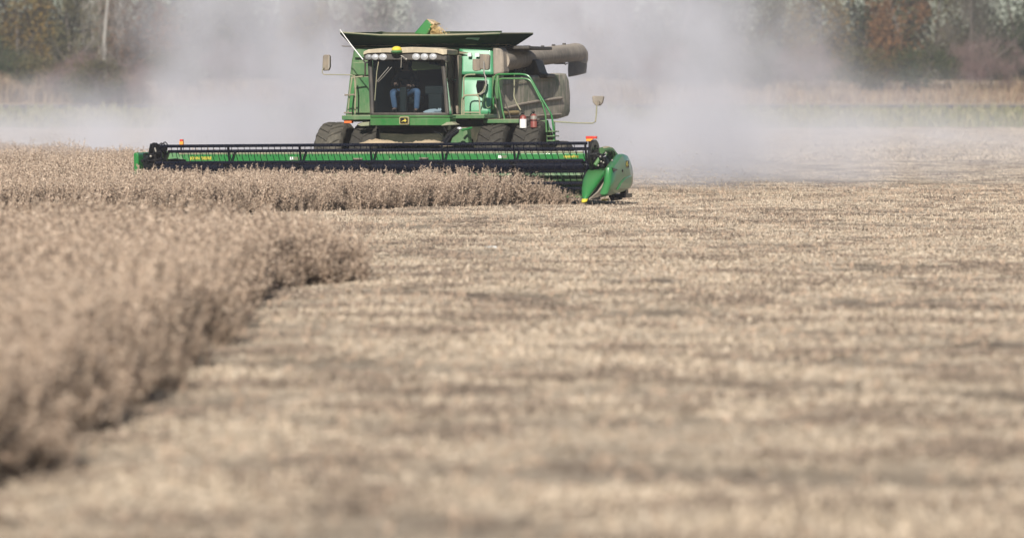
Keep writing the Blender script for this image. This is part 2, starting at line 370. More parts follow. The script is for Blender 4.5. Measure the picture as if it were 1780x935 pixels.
def scatter_crop(name, x, y, label, hscale=1.0, low=1.3, lean=None):
    if low:
        k_ = np.flatnonzero(np.repeat(rng.random(len(x)) < 2, 1)); k_ = np.concatenate([k_[rng.random(len(k_)) < min(1, low)], k_[rng.random(len(k_)) < max(0, low - 1)]]); x = np.concatenate([x, x[k_] + rng.normal(0, .08, len(k_))]); y = np.concatenate([y, y[k_] + rng.normal(0, .08, len(k_))]); nl = len(k_)
        if hasattr(hscale, '__len__'): hscale = np.concatenate([hscale, hscale[k_]])
    n = len(x); z = terrain_z(x, y); hs = (rng.normal(1, .08, n) + .05 * np.sin(x * 1.7) * np.sin(y * .9)) * hscale
    tall = rng.random(n) < .05; hs = hs + tall * rng.uniform(.05, .2, n)
    pn = np.array([mnoise.noise((float(a) * .8, float(b_) * .8, 3.0)) for a, b_ in zip(x, y)]); hs = hs * (1 + .22 * pn)
    if low: hs[-nl:] *= rng.uniform(.28, .65, nl)
    tl = rng.normal(0, .10, (n, 2))
    if lean is not None: tl[:, 1] += lean(x, y)
    return instances(name, np.stack([x, y, z], -1), rng.uniform(0, 6.283, n), np.stack([rng.uniform(.85, 1.1, n)] * 2 + [hs], -1), tl, soys, label, 'crop')
x, y = rows(-22, 6, 60, 150, in_main); e_ = y < edge_y(x) + .5; xg, yg = np.repeat(x[e_], 2), np.repeat(y[e_], 2); g_ = local_uv(xg, yg)[0] < 2.9; xg, yg = xg[g_], yg[g_]; xg = xg + rng.normal(0, .12, len(xg)); yg = yg + rng.uniform(-.1, .4, len(xg))
scatter_crop('soybean_crop', x, y, 'dry uncut soybeans standing in front of and left of the header', hs_main(x, y))
near_poly = [(0.05, 52.3), (-.1, 54.7), (-1.2, 55.3), (-8, 62), (-16, 66), (-16, 17), (-3.2, 17), (-2.05, 24.2), (-1.85, 28.7), (-1.5, 36), (-1.2, 44), (-1.0, 49.4), (-.5, 51.3)]
x, y = rows(-11, 1, 17, 70, poly_in(near_poly))
def fringe(x, y, inside, k, d=.5):        # thicker, shorter growth where the block ends
    e = ~inside(x + .12, y - d); xe = np.repeat(x[e], k); ye = np.repeat(y[e], k)
    return xe + rng.normal(0, .12, len(xe)), ye - rng.uniform(-.3, .12, len(xe))
xf, yf = fringe(x, y, poly_in(near_poly), 3); nf = len(xf)
scatter_crop('near_soybean_crop', x, y, 'blurred block of uncut soybeans in the left foreground', low=1.7, lean=lambda a, b_: np.clip((a + .55) * .9, 0, .5))
for nm, xa, ya, lb in (('crop_fringe', xg, yg, 'shorter soybeans along the cut edge in front of the header'), ('near_crop_fringe', xf, yf, 'shorter soybeans along the cut edge of the foreground block')):
    n = len(xa); hq = rng.uniform(.28, .68, n)
    instances(nm, np.stack([xa, ya, terrain_z(xa, ya)], -1), rng.uniform(0, 6.283, n), np.stack([np.full(n, .95), np.full(n, .95), hq], -1), rng.normal(0, .22, (n, 2)), soys, lb, 'crop')
# stalks being cut and laid over at the open end of the knife
n = 170; u = rng.uniform(3.1, 4.7, n); v = rng.uniform(-.55, .35, n)
k_ = rng.random(n) < np.clip(1.15 - (u - 3.2) / 1.5, .1, 1); u, v = u[k_], v[k_]; n = len(u)
x = OX + u * math.cos(TH) + v * math.sin(TH); y = OY - u * math.sin(TH) + v * math.cos(TH)
sc_ = np.clip(.95 - (u - 3.2) * .45, .3, 1)
instances('cut_soybean_stalks', np.stack([x, y, np.full(n, .02)], -1), rng.uniform(0, 6.28, n), np.stack([sc_, sc_, sc_], -1), rng.normal(0, .45, (n, 2)), soys,
          'soybean stalks tipping over at the knife beside the right divider', 'crop')
# litter over the cut ground
def litter_pts(n, y0, y1, ex=1.0):
    y = y0 + (y1 - y0) * rng.random(n) ** ex; x = (rng.uniform(-700, 1300, n)) / FPX * y; return x, y
pts = [litter_pts(14000, 21, 60, 1.3), litter_pts(18000, 50, 98), litter_pts(9000, 96, 160), litter_pts(9000, 150, 300)]
x = np.concatenate([p_[0] for p_ in pts]); y = np.concatenate([p_[1] for p_ in pts])
def not_crop(x, y):
    return ~(in_main(x, y) | poly_in(near_poly)(x, y))
k_ = not_crop(x, y); x, y = x[k_], y[k_]
def field_noise(x, y, f, s_, k=1.2):     # patches drawn out across the slope of travel
    u, v = local_uv(x, y); return np.array([mnoise.fractal((float(a) * f, float(b_) * f * k, s_), 1.0, 2.0, 3) for a, b_ in zip(u, v)])
n = len(x); s_ = rng.uniform(.7, 1.3, n) * np.where(y > 150, 2.6, 1); fn = field_noise(x, y, .45, 1.0); fd = field_noise(x, y, .8, 7.0)
dark = (fd > .22) & (rng.random(n) < .75)
thin = (fn < -.28) & (rng.random(n) < .6)
def lay(name, k_, protos, label, zf=1.0):
    m_ = k_.sum(); instances(name, np.stack([x[k_], y[k_], terrain_z(x[k_], y[k_])], -1), rng.uniform(0, 6.28, m_), np.stack([s_[k_], s_[k_], np.clip(s_[k_] * (.45 + .9 * fn[k_]) * zf, .12, 1.3)], -1), np.zeros((m_, 2)), protos, label, 'straw')
lay('straw_litter', ~dark & ~thin, litters, 'pale chopped straw littering the cut field')
for k2 in range(3):
    d_ = litter_proto(60 + k2, 110, .3); d_.data.materials[0] = M['chaff_dark']; litters.append(d_)
lay('weathered_chaff', dark, litters[-3:], 'darker weathered chaff in patches on the cut field', 1.5)
# cut stems still standing in their rows
def stub_proto(seed):
    r = np.random.default_rng(seed); V = []; F = []
    for q in range(7):
        c = np.array([r.normal(0, .035), r.uniform(-.16, .16), 0]); h = r.uniform(.02, .08); d = np.array([r.normal(0, .25) * h, r.normal(0, .25) * h, h]); wd = r.uniform(.003, .006); b = len(V)
        for t, k in ((0, 1), (1, .8)):
            for a in (0, 2.1, 4.2): V.append(c + d * t + np.array([math.cos(a), math.sin(a), 0]) * wd * k)
        F += [(b + i_, b + (i_ + 1) % 3, b + 3 + (i_ + 1) % 3, b + 3 + i_) for i_ in range(3)] + [(b + 3, b + 4, b + 5)]
    return mass('stub_row', V, F, [M['stem']], link=False)
stubs = [stub_proto(s_0) for s_0 in range(80, 84)]
def in_view(x, y): return (x > -700 / FPX * y) & (x < 1300 / FPX * y) & not_crop(x, y)
x, y = rows(-14, 20, 21, 110, in_view, .38, .3); n = len(x); k_ = rng.random(n) < .5; x, y = x[k_], y[k_]; n = len(x)
instances('stubble', np.stack([x, y, terrain_z(x, y)], -1), -TH + rng.normal(0, .1, n), np.stack([np.full(n, 1.0), np.full(n, 1.0), rng.uniform(.6, 1.3, n)], -1), rng.normal(0, .1, (n, 2)), stubs, 'short cut soybean stems standing in rows on the harvested field', 'stubble')
# ------------------------------------------------------------------ combine harvester
comb = empty('combine_harvester', COMB_LOC, COMB_ROT)
tag(comb, 'green combine harvester with a wide black reel cutting dry soybeans in a cloud of dust', 'combine harvester')
def mid(a, b, t=.5): return tuple(a[i] + (b[i] - a[i]) * t for i in range(3))
def boxp(mb, x0, y0, x1, y1, v0, v1):      # box whose front face spans the two photo corners at depth v0
    a = L(x0, y0, v0); b = L(x1, y1, v0); return mb.box((a[0], v0, a[2]), (b[0], v1, b[2]))

# --- grain tank and body
b = MB(); b.prism([P2(*p, 4.95) for p in ((616, 80), (611, 105), (600, 203), (604, 212), (856, 212), (860, 203), (872, 120), (868, 82))], 4.95, 5.25)
body = b.build('body', M['green_dusty'], comb, bevel=.03)
uL = L(600, 203, 4.95)[0]; uR = L(858, 203, 4.95)[0]; zT = L(616, 82, 4.95)[2]; zB = L(600, 212, 4.95)[2]
b = MB(); zM = L(870, 134, 5.3)[2]
b.loft([[(uL + .12, 5.25, zB), (uR - .02, 5.25, zB), (uR - .02, 5.25, zT - .55), (uR - .35, 5.25, zT - .5), (uR - .35, 5.25, zT), (uL + .12, 5.25, zT)],
        [(uL + .12, 6.35, zB), (uR - .02, 6.35, zB), (uR - .02, 6.35, zT - .55), (uR - .35, 6.35, zT - .5), (uR - .35, 6.35, zT), (uL + .12, 6.35, zT)]])
b.loft([[(uL + .12, 6.36, zB), (uR - .02, 6.36, zB), (uR - .02, 6.36, zM), (uL + .12, 6.36, zM)], [(uL + .2, 10.2, zB + .1), (uR - .1, 10.2, zB + .1), (uR - .1, 10.2, zM - .05), (uL + .2, 10.2, zM - .1)]])
b.build('rear_hull', M['green_dark'], comb, bevel=.03)
# front panel left of the cab: upper and lower sheet, seam between them
b = MB(); b.prism([P2(*p, 4.90) for p in ((616, 84), (645, 84), (645, 101), (617, 101))], 4.86, 4.96)
b.prism([P2(*p, 4.90) for p in ((614, 109), (645, 108), (645, 131), (612, 131))], 4.88, 4.96)
b.prism([P2(*p, 4.90) for p in ((612, 133.5), (645, 133.5), (645, 197), (617, 197), (618, 150))], 4.88, 4.96)
b.build('tank_front_panel', M['green_dusty'], comb, bevel=.015)
b = MB(); b.prism([P2(*p, 4.90) for p in ((607, 140), (616, 134), (616, 197), (604, 197))], 4.9, 5.05); b.build('corner_panel', M['green'], comb, bevel=.02)
# bright panel right of the cab: upper and lower door, leaned and twisted to catch the sun's glare, gently bulged
def bulged(pts, v0, lean, bulge, name, m_, nx_=8, nz_=8):
    (x0, y0), (x1, y1), (x2, y2), (x3, y3) = pts; mb = MB(); G = []
    for a in range(nz_ + 1):
        for c in range(nx_ + 1):
            s, t = c / nx_, a / nz_
            px = (x0*(1-s)+x1*s)*(1-t) + (x3*(1-s)+x2*s)*t; py = (y0*(1-s)+y1*s)*(1-t) + (y3*(1-s)+y2*s)*t
            dv = lean * (1 - t) - bulge * math.sin(math.pi * s) * math.sin(math.pi * (t*.9+.05))
            G.append(L(px, py, v0 + dv + .11 * s))
    W = nx_ + 1; F = [(a*W+c, a*W+c+1, (a+1)*W+c+1, (a+1)*W+c) for a in range(nz_) for c in range(nx_)]
    mb.add(G, F)
    o = mb.build(name, m_, comb, auto=60); s_ = o.modifiers.new('thickness', 'SOLIDIFY'); s_.thickness = .04; s_.offset = 0
    return o
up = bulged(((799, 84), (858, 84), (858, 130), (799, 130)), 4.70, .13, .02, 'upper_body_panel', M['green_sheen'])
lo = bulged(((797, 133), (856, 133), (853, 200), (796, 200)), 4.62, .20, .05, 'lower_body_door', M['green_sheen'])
b = MB(); b.prism([P2(*p, 4.6) for p in ((829, 140), (845, 140), (845, 152), (842, 161), (838, 166), (829, 162), (827, 150))], 4.60, 4.72); b.build('door_recess', M['black'], lo, bevel=.01)
b = MB(); boxp(b, 813, 92.5, 819, 98.5, 4.66, 4.72); b.build('decal', M['white'], up)
b = MB(); boxp(b, 826, 93, 833, 99, 4.66, 4.72); b.build('decal', M['white'], up)
# rounded grey corner cover that leads to the tube
b = MB(); b.prism([P2(*p, 4.9) for p in ((858, 82), (872, 84), (876, 92), (878, 128), (858, 132))], 4.8, 5.3)
b.build('corner_cover', M['tube_grey'], comb, bevel=.05)
b = MB(); b.prism([P2(*p, 4.9) for p in ((856, 132), (868, 130), (867, 206), (853, 206))], 4.84, 5.2); b.build('corner_post', M['green_dusty'], comb, bevel=.03)

# --- tank extension: four sloped sheets, grain inside
v0, v1 = 5.0, 6.35; vt0, vt1 = 4.35, 6.9
bl, br = L(617, 83, v0), L(851, 82, v0); tl, tr = L(592, 56.5, vt0), L(868, 58.3, vt0)
rbr, rtr = L(889, 82, v1), L(926, 58.2, vt1); rtl = L(666, 56.5, vt1); rbl = (bl[0], v1, bl[2])
tm = L(660, 61.2, vt0 + .02), L(760, 61.5, vt0 + .02), L(830, 59.6, vt0 + .02)
zb, zt = bl[2], tl[2]
ring_b = [bl, mid(bl, br, .25), mid(bl, br, .5), mid(bl, br, .78), br, rbr, rbl]
ring_t = [tl, tm[0], tm[1], tm[2], tr, rtr, rtl]
b = MB(); b.loft([ring_b, ring_t], cap=False); tank = b.build('tank_extension', M['green_dark'], comb, smooth=False)
s_ = tank.modifiers.new('thickness', 'SOLIDIFY'); s_.thickness = .035; s_.offset = 1
for (a0, a1, t0, t1) in ((.10, .19, .25, .75), (.79, .89, .22, .80)):
    b = MB()
    def q(s, t): p = mid(mid(bl, br, s), mid(tl, tr, s), t); return (p[0], p[1] - .03, p[2] - .05 * t)
    pp = [q(a0, t0), q(a1 - .01, t0), q(a1, (t0+t1)/2), q(a1, t1), q(a0 + .02, t1), q(a0, (t0+t1)/2 + .1)]
    b.loft([pp, [(p[0], p[1] + .012, p[2]) for p in pp]]); b.build('window', M['window_film'], tank)
b = MB(); rimz = .02
for a_, c_ in ((tl, tm[0]), (tm[0], tm[1]), (tm[1], tm[2]), (tm[2], tr), (tr, rtr)): b.cyl((a_[0], a_[1]-.01, a_[2]), (c_[0], c_[1]-.01, c_[2]), .018, n=6)
b.build('rim', M['khaki'], tank)
b = MB(); G = []; n = 14
for a in range(n + 1):
    for c in range(n + 1):
        s, t = c / n, a / n; xx = bl[0] + .02 + (br[0] - bl[0] - .04) * s; yy = v0 + (v1 - v0) * t
        hh = zb + .02 + (zt - zb - .09) * math.exp(-(((s - .5) / .28) ** 2 + ((t - .45) / .3) ** 2)) + rng.normal(0, .008)
        xx = xx + (s - .5) * .55; yy = yy + (t - .5) * .5; G.append((xx, yy, hh))
b.add(G, [(a*(n+1)+c, a*(n+1)+c+1, (a+1)*(n+1)+c+1, (a+1)*(n+1)+c) for a in range(n) for c in range(n)])
tag(b.build('grain_heap', M['grain']), 'pale soybean grain heaped in the open tank', 'grain', kind='stuff').matrix_world = MW
# rear wall lip pieces showing above the front edge
for pl_ in (((648, 59), (662, 56.3), (675, 58.5)), ((770, 56.3), (834, 56.3), (872, 55.5))):
    b = MB(); b.tube([L(*p, 6.9) for p in pl_], .022, 6); b.build('rear_edge', M['green_dark'], tank)
# fill auger spout and its stream of grain
b = MB(); vS = 5.6
cap0, cap1 = [L(*p, vS) for p in ((719, 59), (741, 33.5), (753, 42), (741, 62))], 0
b.prism([(p[0], p[2]) for p in cap0], vS, vS + .42)
sp = b.build('fill_auger_spout', M['green_clean'], comb, bevel=.03)
b = MB(); b.prism([P2(*p, vS - .02) for p in ((741, 33.5), (743, 33.8), (756, 41), (753, 43.5))], vS - .02, vS + .44); b.build('spout_lip', M['straw'], sp, bevel=.01)
r_ = np.random.default_rng(3); V = []; F = []
for q_ in range(1500):
    t = r_.random(); px_ = 747 + 14 * t ** .8 + r_.normal(0, 3.2 + 2 * t); py_ = 44 + 19 * t ** 1.3 + r_.normal(0, 2.2)
    if q_ % 12 == 0: px_ += abs(r_.normal(0, 6)); py_ -= abs(r_.normal(0, 3))
    if px_ < 741 + (62 - py_) * .45: px_ += 5
    c = np.array(L(px_, py_, vS + .2 + r_.normal(0, .1))); s_ = .013; k0 = len(V)
    V += [c + (s_, 0, 0), c + (0, s_, 0), c - (s_, 0, 0), c - (0, s_, 0), c + (0, 0, s_), c - (0, 0, s_)]
    F += [(k0 + a_, k0 + (a_ + 1) % 4, k0 + 4) for a_ in range(4)] + [(k0 + (a_ + 1) % 4, k0 + a_, k0 + 5) for a_ in range(4)]
tag(mass('grain_stream', V, F, [M['grain']]), 'stream of soybean grain falling from the green spout into the tank', 'grain', kind='stuff').matrix_world = MW

# --- unloading tube folded back along the left side
b = MB(); p0 = L(868, 106, 5.1); p1 = L(898, 103.5, 7.0); p2 = L(1003, 91, 12.3)
b.tube([p0, p1], .235, 20); b.tube([p1, mid(p1, p2, .55), p2], .215, 24)
ua = b.build('unloading_auger_tube', M['tube_grey'], comb)
b = MB()
pe = [mid(p1, p2, .92), L(1000, 91, 12.3), L(1004.5, 92, 12.5), L(1007, 95.5, 12.6), L(1007, 101, 12.62), L(1005, 107, 12.6), L(1004, 113, 12.6)]
b.tube(pe, .22, 20); b.build('elbow', M['tube_grey'], ua)
b = MB(); q0 = L(1004, 106, 12.6); q1 = L(1003.5, 130.5, 12.6)
b.loft([[(c[0] + w_ * math.cos(t), c[1] + w_ * math.sin(t), c[2] + (.05 * math.cos(t) if k_ else 0)) for t in [2*math.pi*i_/20 for i_ in range(20)]] for k_, (c, w_) in enumerate(((q0, .225), (mid(q0, q1, .5), .235), (q1, .22)))])
b.build('rubber_spout', M['blackmatte'], ua)
for t in (.2, .42, .6, .78): c = mid(p1, p2, t); b = MB(); b.box((c[0] - .03, c[1] - .05, c[2] + .2), (c[0] + .03, c[1] + .05, c[2] + .25)); b.build('clamp', M['blackmatte'], ua)
b = MB()
c = L(974, 110, 11); b.box((c[0] - .12, c[1] - .12, c[2] - .03), (c[0] + .1, c[1] + .12, c[2] + .05)); b.tube([L(979, 109, 11.3), L(983, 113, 11.5), L(987, 110, 11.7)], .012, 6)
b.build('bracket', M['blackmatte'], ua)
b = MB(); b.box(L(876, 81, 5.6), (L(920, 86, 5.6)[0], 7.6, L(920, 86, 5.6)[2])); b.tube([L(872, 84, 5.4), L(921, 83, 7.2)], .05, 8); b.build('tank_ladder_rail', M['blackmatte'], comb, bevel=.02)
b = MB(); b.prism([P2(*p, 7.6) for p in ((868, 104), (930, 104), (938, 128), (952, 129), (952, 136), (868, 136))], 7.6, 8.3); b.build('tube_cradle', M['blackmatte'], comb, bevel=.03)
b = MB()
for (px_, py_, r_0) in ((903, 124, .05), (911, 125, .035), (907, 121, .03), (897, 123, .03)): b.ball(L(px_, py_, 7.5), r_0, 8)
b.tube([L(895, 126, 7.4), L(903, 122, 7.4), L(914, 121, 7.4)], .02, 6); b.build('hydraulic_fitting', M['steel'], comb)

# --- big side shield (dust coated), flat on the left side
def uS_(px): return uR + .02 + .50 * (px - 867) / 121          # outward flare to the rear, added to turn the shield towards the sun
def U(px, py, off=0): return LU(px, py, uS_(px) + off)
ptsS = [(867, 139), (900, 134), (972, 127.5), (982, 128), (987, 140), (989.5, 165), (989, 195), (986, 202), (968, 207.5), (900, 207), (867, 206)]
pS = [U(*p) for p in ptsS]; cS = [sum(p[k_] for p in pS) / len(pS) for k_ in range(3)]
def shr(k, du): return [(cS[0] + (p[0]-cS[0])*k + du, cS[1] + (p[1]-cS[1])*k, cS[2] + (p[2]-cS[2])*k) for p in pS]
b = MB(); b.loft([shr(1, -.16), shr(1, -.02), shr(.985, .03), shr(.93, .055), shr(.5, .06)])
shield = b.build('side_shield', M['side_grey'], comb)
b = MB()
def ledge(pl, r0, n_=8): b.tube([U(px_, py_, .055) for px_, py_ in pl], r0, n_)
ledge([(876, 190), (905, 182), (940, 175.5), (976, 171)], .035)
b.build('pressed_rib', M['tube_grey'], shield)
b = MB(); ledge([(880, 203), (930, 202), (975, 199)], .02); b.build('pressed_rib', M['tube_grey'], shield)
b = MB(); ledge([(870, 149.5), (905, 143), (966, 140)], .009, 5); b.build('panel_seam', M['khaki'], shield)
b = MB(); ledge([(872, 197), (900, 196)], .05); b.build('yellow_stripe', mat('dusty_yellow_stripe', (.30, .21, .07), .6, dust=.3), shield)

# --- cab
vF = 3.0
b = MB()
# floor, rear wall, left wall lower part, ceiling lining
za = L(645, 200, vF)[2]; zc = L(645, 88, vF)[2]; ua_, ub_ = L(646, 0, vF)[0], L(777, 0, vF)[0]
uRr = L(796, 0, 4.6)[0]
b.box((ua_ + .03, 4.60, za), (uRr, 4.66, zc)); b.box((ua_ + .02, vF + .02, za - .02), (uRr, 4.60, za + .04)); b.box((ua_, 3.0, zc - .12), (uRr, 4.60, zc))
b.box((ua_ - .02, 3.12, za), (ua_ + .03, 4.66, zc))
cab = b.build('cab', M['interior'], comb)
def arcv(s): return vF - .22 * math.sin(math.pi * s)          # windscreen bows forward
ns = 12
def scr(s, t):
    px_ = (642 * (1 - s) + 771 * s) * (1 - t) + (644.5 * (1 - s) + 779 * s) * t; py_ = 97 * (1 - t) + 198.5 * t
    return L(px_, py_, arcv(s) + .1 * (1 - t))
b = MB(); b.add([scr(c / ns, a / 6) for a in range(7) for c in range(ns + 1)], [(a*(ns+1)+c, a*(ns+1)+c+1, (a+1)*(ns+1)+c+1, (a+1)*(ns+1)+c) for a in range(6) for c in range(ns)])
b.build('windscreen', M['glass'], cab)
# black posts
b = MB()
b.tube([scr(.005, 0), scr(.015, .5), scr(.02, 1)], .055, 8); b.tube([scr(.985, 0), scr(.99, .5), scr(.99, 1)], .05, 8)
b.tube([scr(s, 0) for s in [i_/8 for i_ in range(9)]], .05, 8); b.tube([scr(s, 1.0) for s in [i_/8 for i_ in range(9)]], .03, 8)
b.build('cab_frame', M['blackmatte'], cab)
b = MB(); b.prism([P2(*p, 4.4) for p in ((790.5, 96), (797, 96), (796.5, 199), (788.5, 199))], 4.4, 4.68); b.build('rear_post', M['grey'], cab, bevel=.02)
b = MB(); a0 = scr(1, 0); a1 = scr(1, 1); c0_, c1_ = L(791, 97, 4.5), L(790, 199, 4.5)
b.add([a0, c0_, c1_, a1], [(0, 1, 2, 3)]); dg = b.build('door_glass', M['glass_side'], cab)
b = MB(); b.tube([L(772, 108, 3.15), L(777, 109, 3.3), L(779, 120, 3.4), L(778, 134, 3.4), L(771, 135, 3.2)], .014, 6); b.build('grab_bar', M['black'], cab)
b = MB(); b.cyl(L(784, 139, 4.0), L(791, 139, 4.3), .025); b.ball(L(788, 141, 4.1), .05, 8); b.build('door_handle', M['black'], cab)
# roof
b = MB(); rp = [(631, 96), (632, 90), (640, 86.5), (664, 84.5), (676, 84), (695, 83), (715, 82.2), (735, 83), (765, 85.5), (790, 85.5), (797, 87), (797, 95), (770, 95.5), (760, 92.5), (720, 92), (700, 93), (670, 92), (640, 93)]
b.loft([[(p[0], 2.75, p[1]) for p in [P2(min(q[0], 777), q[1], 2.75) for q in rp]], [((L(q[0], 0, 4.7)[0] if q[0] > 762 else p[0]), 4.7, p[1] + .01) for q, p in [(q, P2(*q, 2.75)) for q in rp]]]); roof = b.build('cab_roof', M['roof'], cab, bevel=.03)
b = MB(); b.prism([P2(*p, 2.72) for p in ((631, 93), (760, 92.3), (770, 95.3), (775, 96), (775, 106), (770, 106), (768, 105), (632, 105), (630, 99))], 2.80, 3.05)
vis = b.build('lamp_visor', M['blackmatte'], roof, bevel=.02)
for px_, py_, r0, mm in ((640, 99.5, .068, 'lens_grey'), (651.5, 99.5, .072, 'lens'), (665, 99.5, .080, 'lens'), (722.5, 99, .080, 'lens'), (737, 99, .080, 'lens'), (752, 98.8, .076, 'lens')):
    c = L(px_, py_, 2.76); b = MB()
    prof = [(0, r0 * 1.12), (-.015, r0 * 1.12), (-.02, r0), (-.04, r0 * .6), (-.045, .005)]
    b.loft([[(c[0] + r_1 * math.cos(t), 2.80 + dy, c[2] + r_1 * .82 * math.sin(t)) for t in [2*math.pi*i_/20 for i_ in range(20)]] for dy, r_1 in prof])
    b.build('work_light', M[mm], roof)
c = L(687, 88, 2.62); b = MB(); b.ball((c[0], 2.74, c[2] + .02), (.115, .14, .075), 16); gps = b.build('receiver_dome', M['yellow'], roof)
b = MB(); b.ball((c[0], 2.73, c[2] - .03), (.13, .15, .055), 16); b.build('receiver_base', M['green'], gps)
# wipers
b = MB(); b.tube([L(658, 108, 2.72), L(655, 125, 2.72), L(651.5, 175, 2.75)], .010, 5); b.build('wiper', M['khaki'], cab)
b = MB(); b.tube([L(676, 117, 2.68), L(664, 131, 2.68), L(655, 142, 2.7)], .009, 5); b.tube([L(681, 117, 2.68), L(668, 132, 2.68), L(657, 143, 2.7)], .007, 5); b.build('wiper', M['steel'], cab)
b = MB(); b.tube([L(697, 97, 2.7), L(702, 100, 2.68), L(706, 104, 2.7)], .014, 6); b.ball(L(706, 103.5, 2.68), .03, 8); b.tube([L(698, 98, 2.7), L(697, 118, 2.72)], .009, 5); b.build('roof_hose', M['steel'], roof)
# interior
b = MB(); boxp(b, 694, 152, 706, 196, 3.35, 3.5); b.build('steering_column', M['trim'], cab, bevel=.03)
b = MB(); c = L(702, 150, 3.5); R0 = .19
b.tube([(c[0] + R0 * math.cos(t), 3.5 + .10 * math.sin(t), c[2] + R0 * .8 * math.sin(t)) for t in [2*math.pi*i_/20 for i_ in range(21)]], .013, 6); b.build('steering_wheel', M['interior'], cab)
b = MB(); boxp(b, 684, 168, 726, 180, 3.75, 4.3); boxp(b, 686, 118, 724, 170, 4.25, 4.4); b.build('operator_seat', M['trim'], cab, bevel=.05)
b = MB(); boxp(b, 738, 150, 770, 165, 3.6, 4.0); boxp(b, 744, 163, 768, 196, 3.6, 4.2); b.build('control_console', M['trim'], cab, bevel=.03)
b = MB(); b.prism([P2(*p, 3.15) for p in ((717, 107), (748, 108), (750, 112), (767, 115), (768, 120), (738, 122), (718, 122.5), (715, 118))], 3.15, 3.17); b.build('olive_panel', M['olive_plate'], cab)  # thin olive plate inside the top of the windscreen
b = MB(); boxp(b, 746, 105, 758, 112, 3.1, 3.13); b.build('cab_mirror', M['black'], cab, bevel=.01)
# skirt under the windscreen with the badge
b = MB()
def skirt(s, t, off=0):
    px_ = 643.5 + (782 - 643.5) * s; py_ = 200.5 + (218.5 - 200.5) * t; return L(px_, py_, vF - .03 - .22 * math.sin(math.pi * s) + off)
for (t0, t1, off) in ((0, .23, .0), (.27, 1, .03)):
    rings = []
    for k_ in range(13):
        s = k_ / 12; a_, d_ = skirt(s, t0, off), skirt(s, t1, off + .02)
        rings.append([a_, d_, (d_[0], d_[1] + .5, d_[2]), (a_[0], a_[1] + .5, a_[2])])
    b.loft(rings)
sk = b.build('cab_skirt', M['green'], comb, bevel=.01)
def rrect(cx_, cz_, w_, h_, r_, n_=5):
    P_ = []
    for (sx, sz, a0_) in ((1, 1, 0), (-1, 1, 90), (-1, -1, 180), (1, -1, 270)):
        for k_ in range(n_):
            a_ = R(a0_ + 90 * k_ / (n_ - 1)); P_.append((cx_ + sx * (w_ - r_) + r_ * math.cos(a_), cz_ + sz * (h_ - r_) + r_ * math.sin(a_)))
    return P_
c = L(703, 210, 2.74)
b = MB(); b.prism(rrect(c[0], c[2], .112, .088, .035), 2.72, 2.80); bd = b.build('badge', M['khaki'], sk)
b = MB(); b.prism(rrect(c[0], c[2], .098, .074, .03), 2.710, 2.722); b.build('badge_plate', M['black'], bd)
deer = [(-.075,-.01),(-.06,.012),(-.03,.02),(.0,.012),(.03,.006),(.052,-.014),(.074,-.03),(.070,-.036),(.045,-.022),(.02,-.014),(.0,-.02),(-.015,-.018),(-.03,-.034),(-.045,-.045),(-.05,-.04),(-.038,-.022),(-.045,-.008),(-.06,-.012)]
deer_ant = [(-.055,.010),(-.045,.045),(-.03,.05),(-.02,.035),(-.012,.05),(-.006,.045),(-.016,.022),(-.03,.018)]
b = MB(); b.prism([(c[0] - a[0] * .85, c[2] + a[1] * .8) for a in deer], 2.700, 2.709); b.prism([(c[0] - a[0] * .85, c[2] + a[1] * .8) for a in deer_ant], 2.701, 2.708)
b.tube([(c[0] + p[0] - c[0], 2.705, p[1]) for p in rrect(c[0], c[2], .092, .068, .028) + [rrect(c[0], c[2], .092, .068, .028)[0]]], .003, 4)
b.build('badge_deer', M['yellowdeck'], bd)

# --- platforms, rails and ladder
b = MB(); boxp(b, 594, 201, 645, 208.5, 3.5, 4.9); lp = b.build('side_platform', M['green_dusty'], comb, bevel=.015)
b = MB(); boxp(b, 598, 209, 611, 214.5, 3.55, 3.7); b.build('marker_light', M['orange'], lp, bevel=.01)
b = MB(); boxp(b, 612, 209, 640, 212, 3.7, 4.6); b.tube([L(598, 209, 3.6), L(600, 217, 3.6), L(604, 215, 3.6)], .01, 5); b.build('underframe', M['blackmatte'], lp)
b = MB(); boxp(b, 782, 199.5, 842, 206.5, 3.6, 4.8); b.build('access_platform', M['green_dusty'], comb, bevel=.015)
b = MB(); boxp(b, 840, 207.5, 902, 214.5, 3.9, 4.9); b.build('access_platform', M['green_dusty'], comb, bevel=.015)
def rail(name, m_, paths, r0=.018):
    for v_, pl in paths:
        mb = MB()
        pp = [Vector(L(px_, py_, v_ if not hasattr(v_, '__len__') else v_[k_])) for k_, (px_, py_) in enumerate(pl)]
        # round the corners
        out = [pp[0]]
        for k_ in range(1, len(pp) - 1):
            a_, c_, d_ = pp[k_-1], pp[k_], pp[k_+1]; q1_ = c_ + (a_ - c_).normalized() * min(.08, (a_-c_).length * .4); q2_ = c_ + (d_ - c_).normalized() * min(.08, (d_-c_).length * .4)
            out += [q1_, (q1_ + q2_ + c_ * 2) / 4, q2_]
        out.append(pp[-1]); mb.tube(out, r0, 8); mb.build(name, m_, comb)
rail('handrail', M['khaki'], [(3.75, [(806.5, 205), (806, 134), (812, 130), (838, 130), (845, 138), (844, 150), (839, 160), (832, 165), (807, 166)])])
rail('handrail', M['khaki'], [(3.7, [(803, 205), (803, 172), (808, 166), (833, 166), (834.5, 203)]), (3.7, [(807, 196), (834, 196)])])
rail('handrail', M['green_dusty'], [(4.1, [(842, 165), (838, 183), (836, 192)]), (4.1, [(845, 166), (844, 184), (848, 189), (853, 186)])], .013)
rail('handrail', M['green_clean'], [(4.2, [(857, 190), (858, 160), (861, 129.5), (905, 129), (917, 131), (922, 136), (938, 165), (959, 200), (962, 222), (963, 244)])], .022)
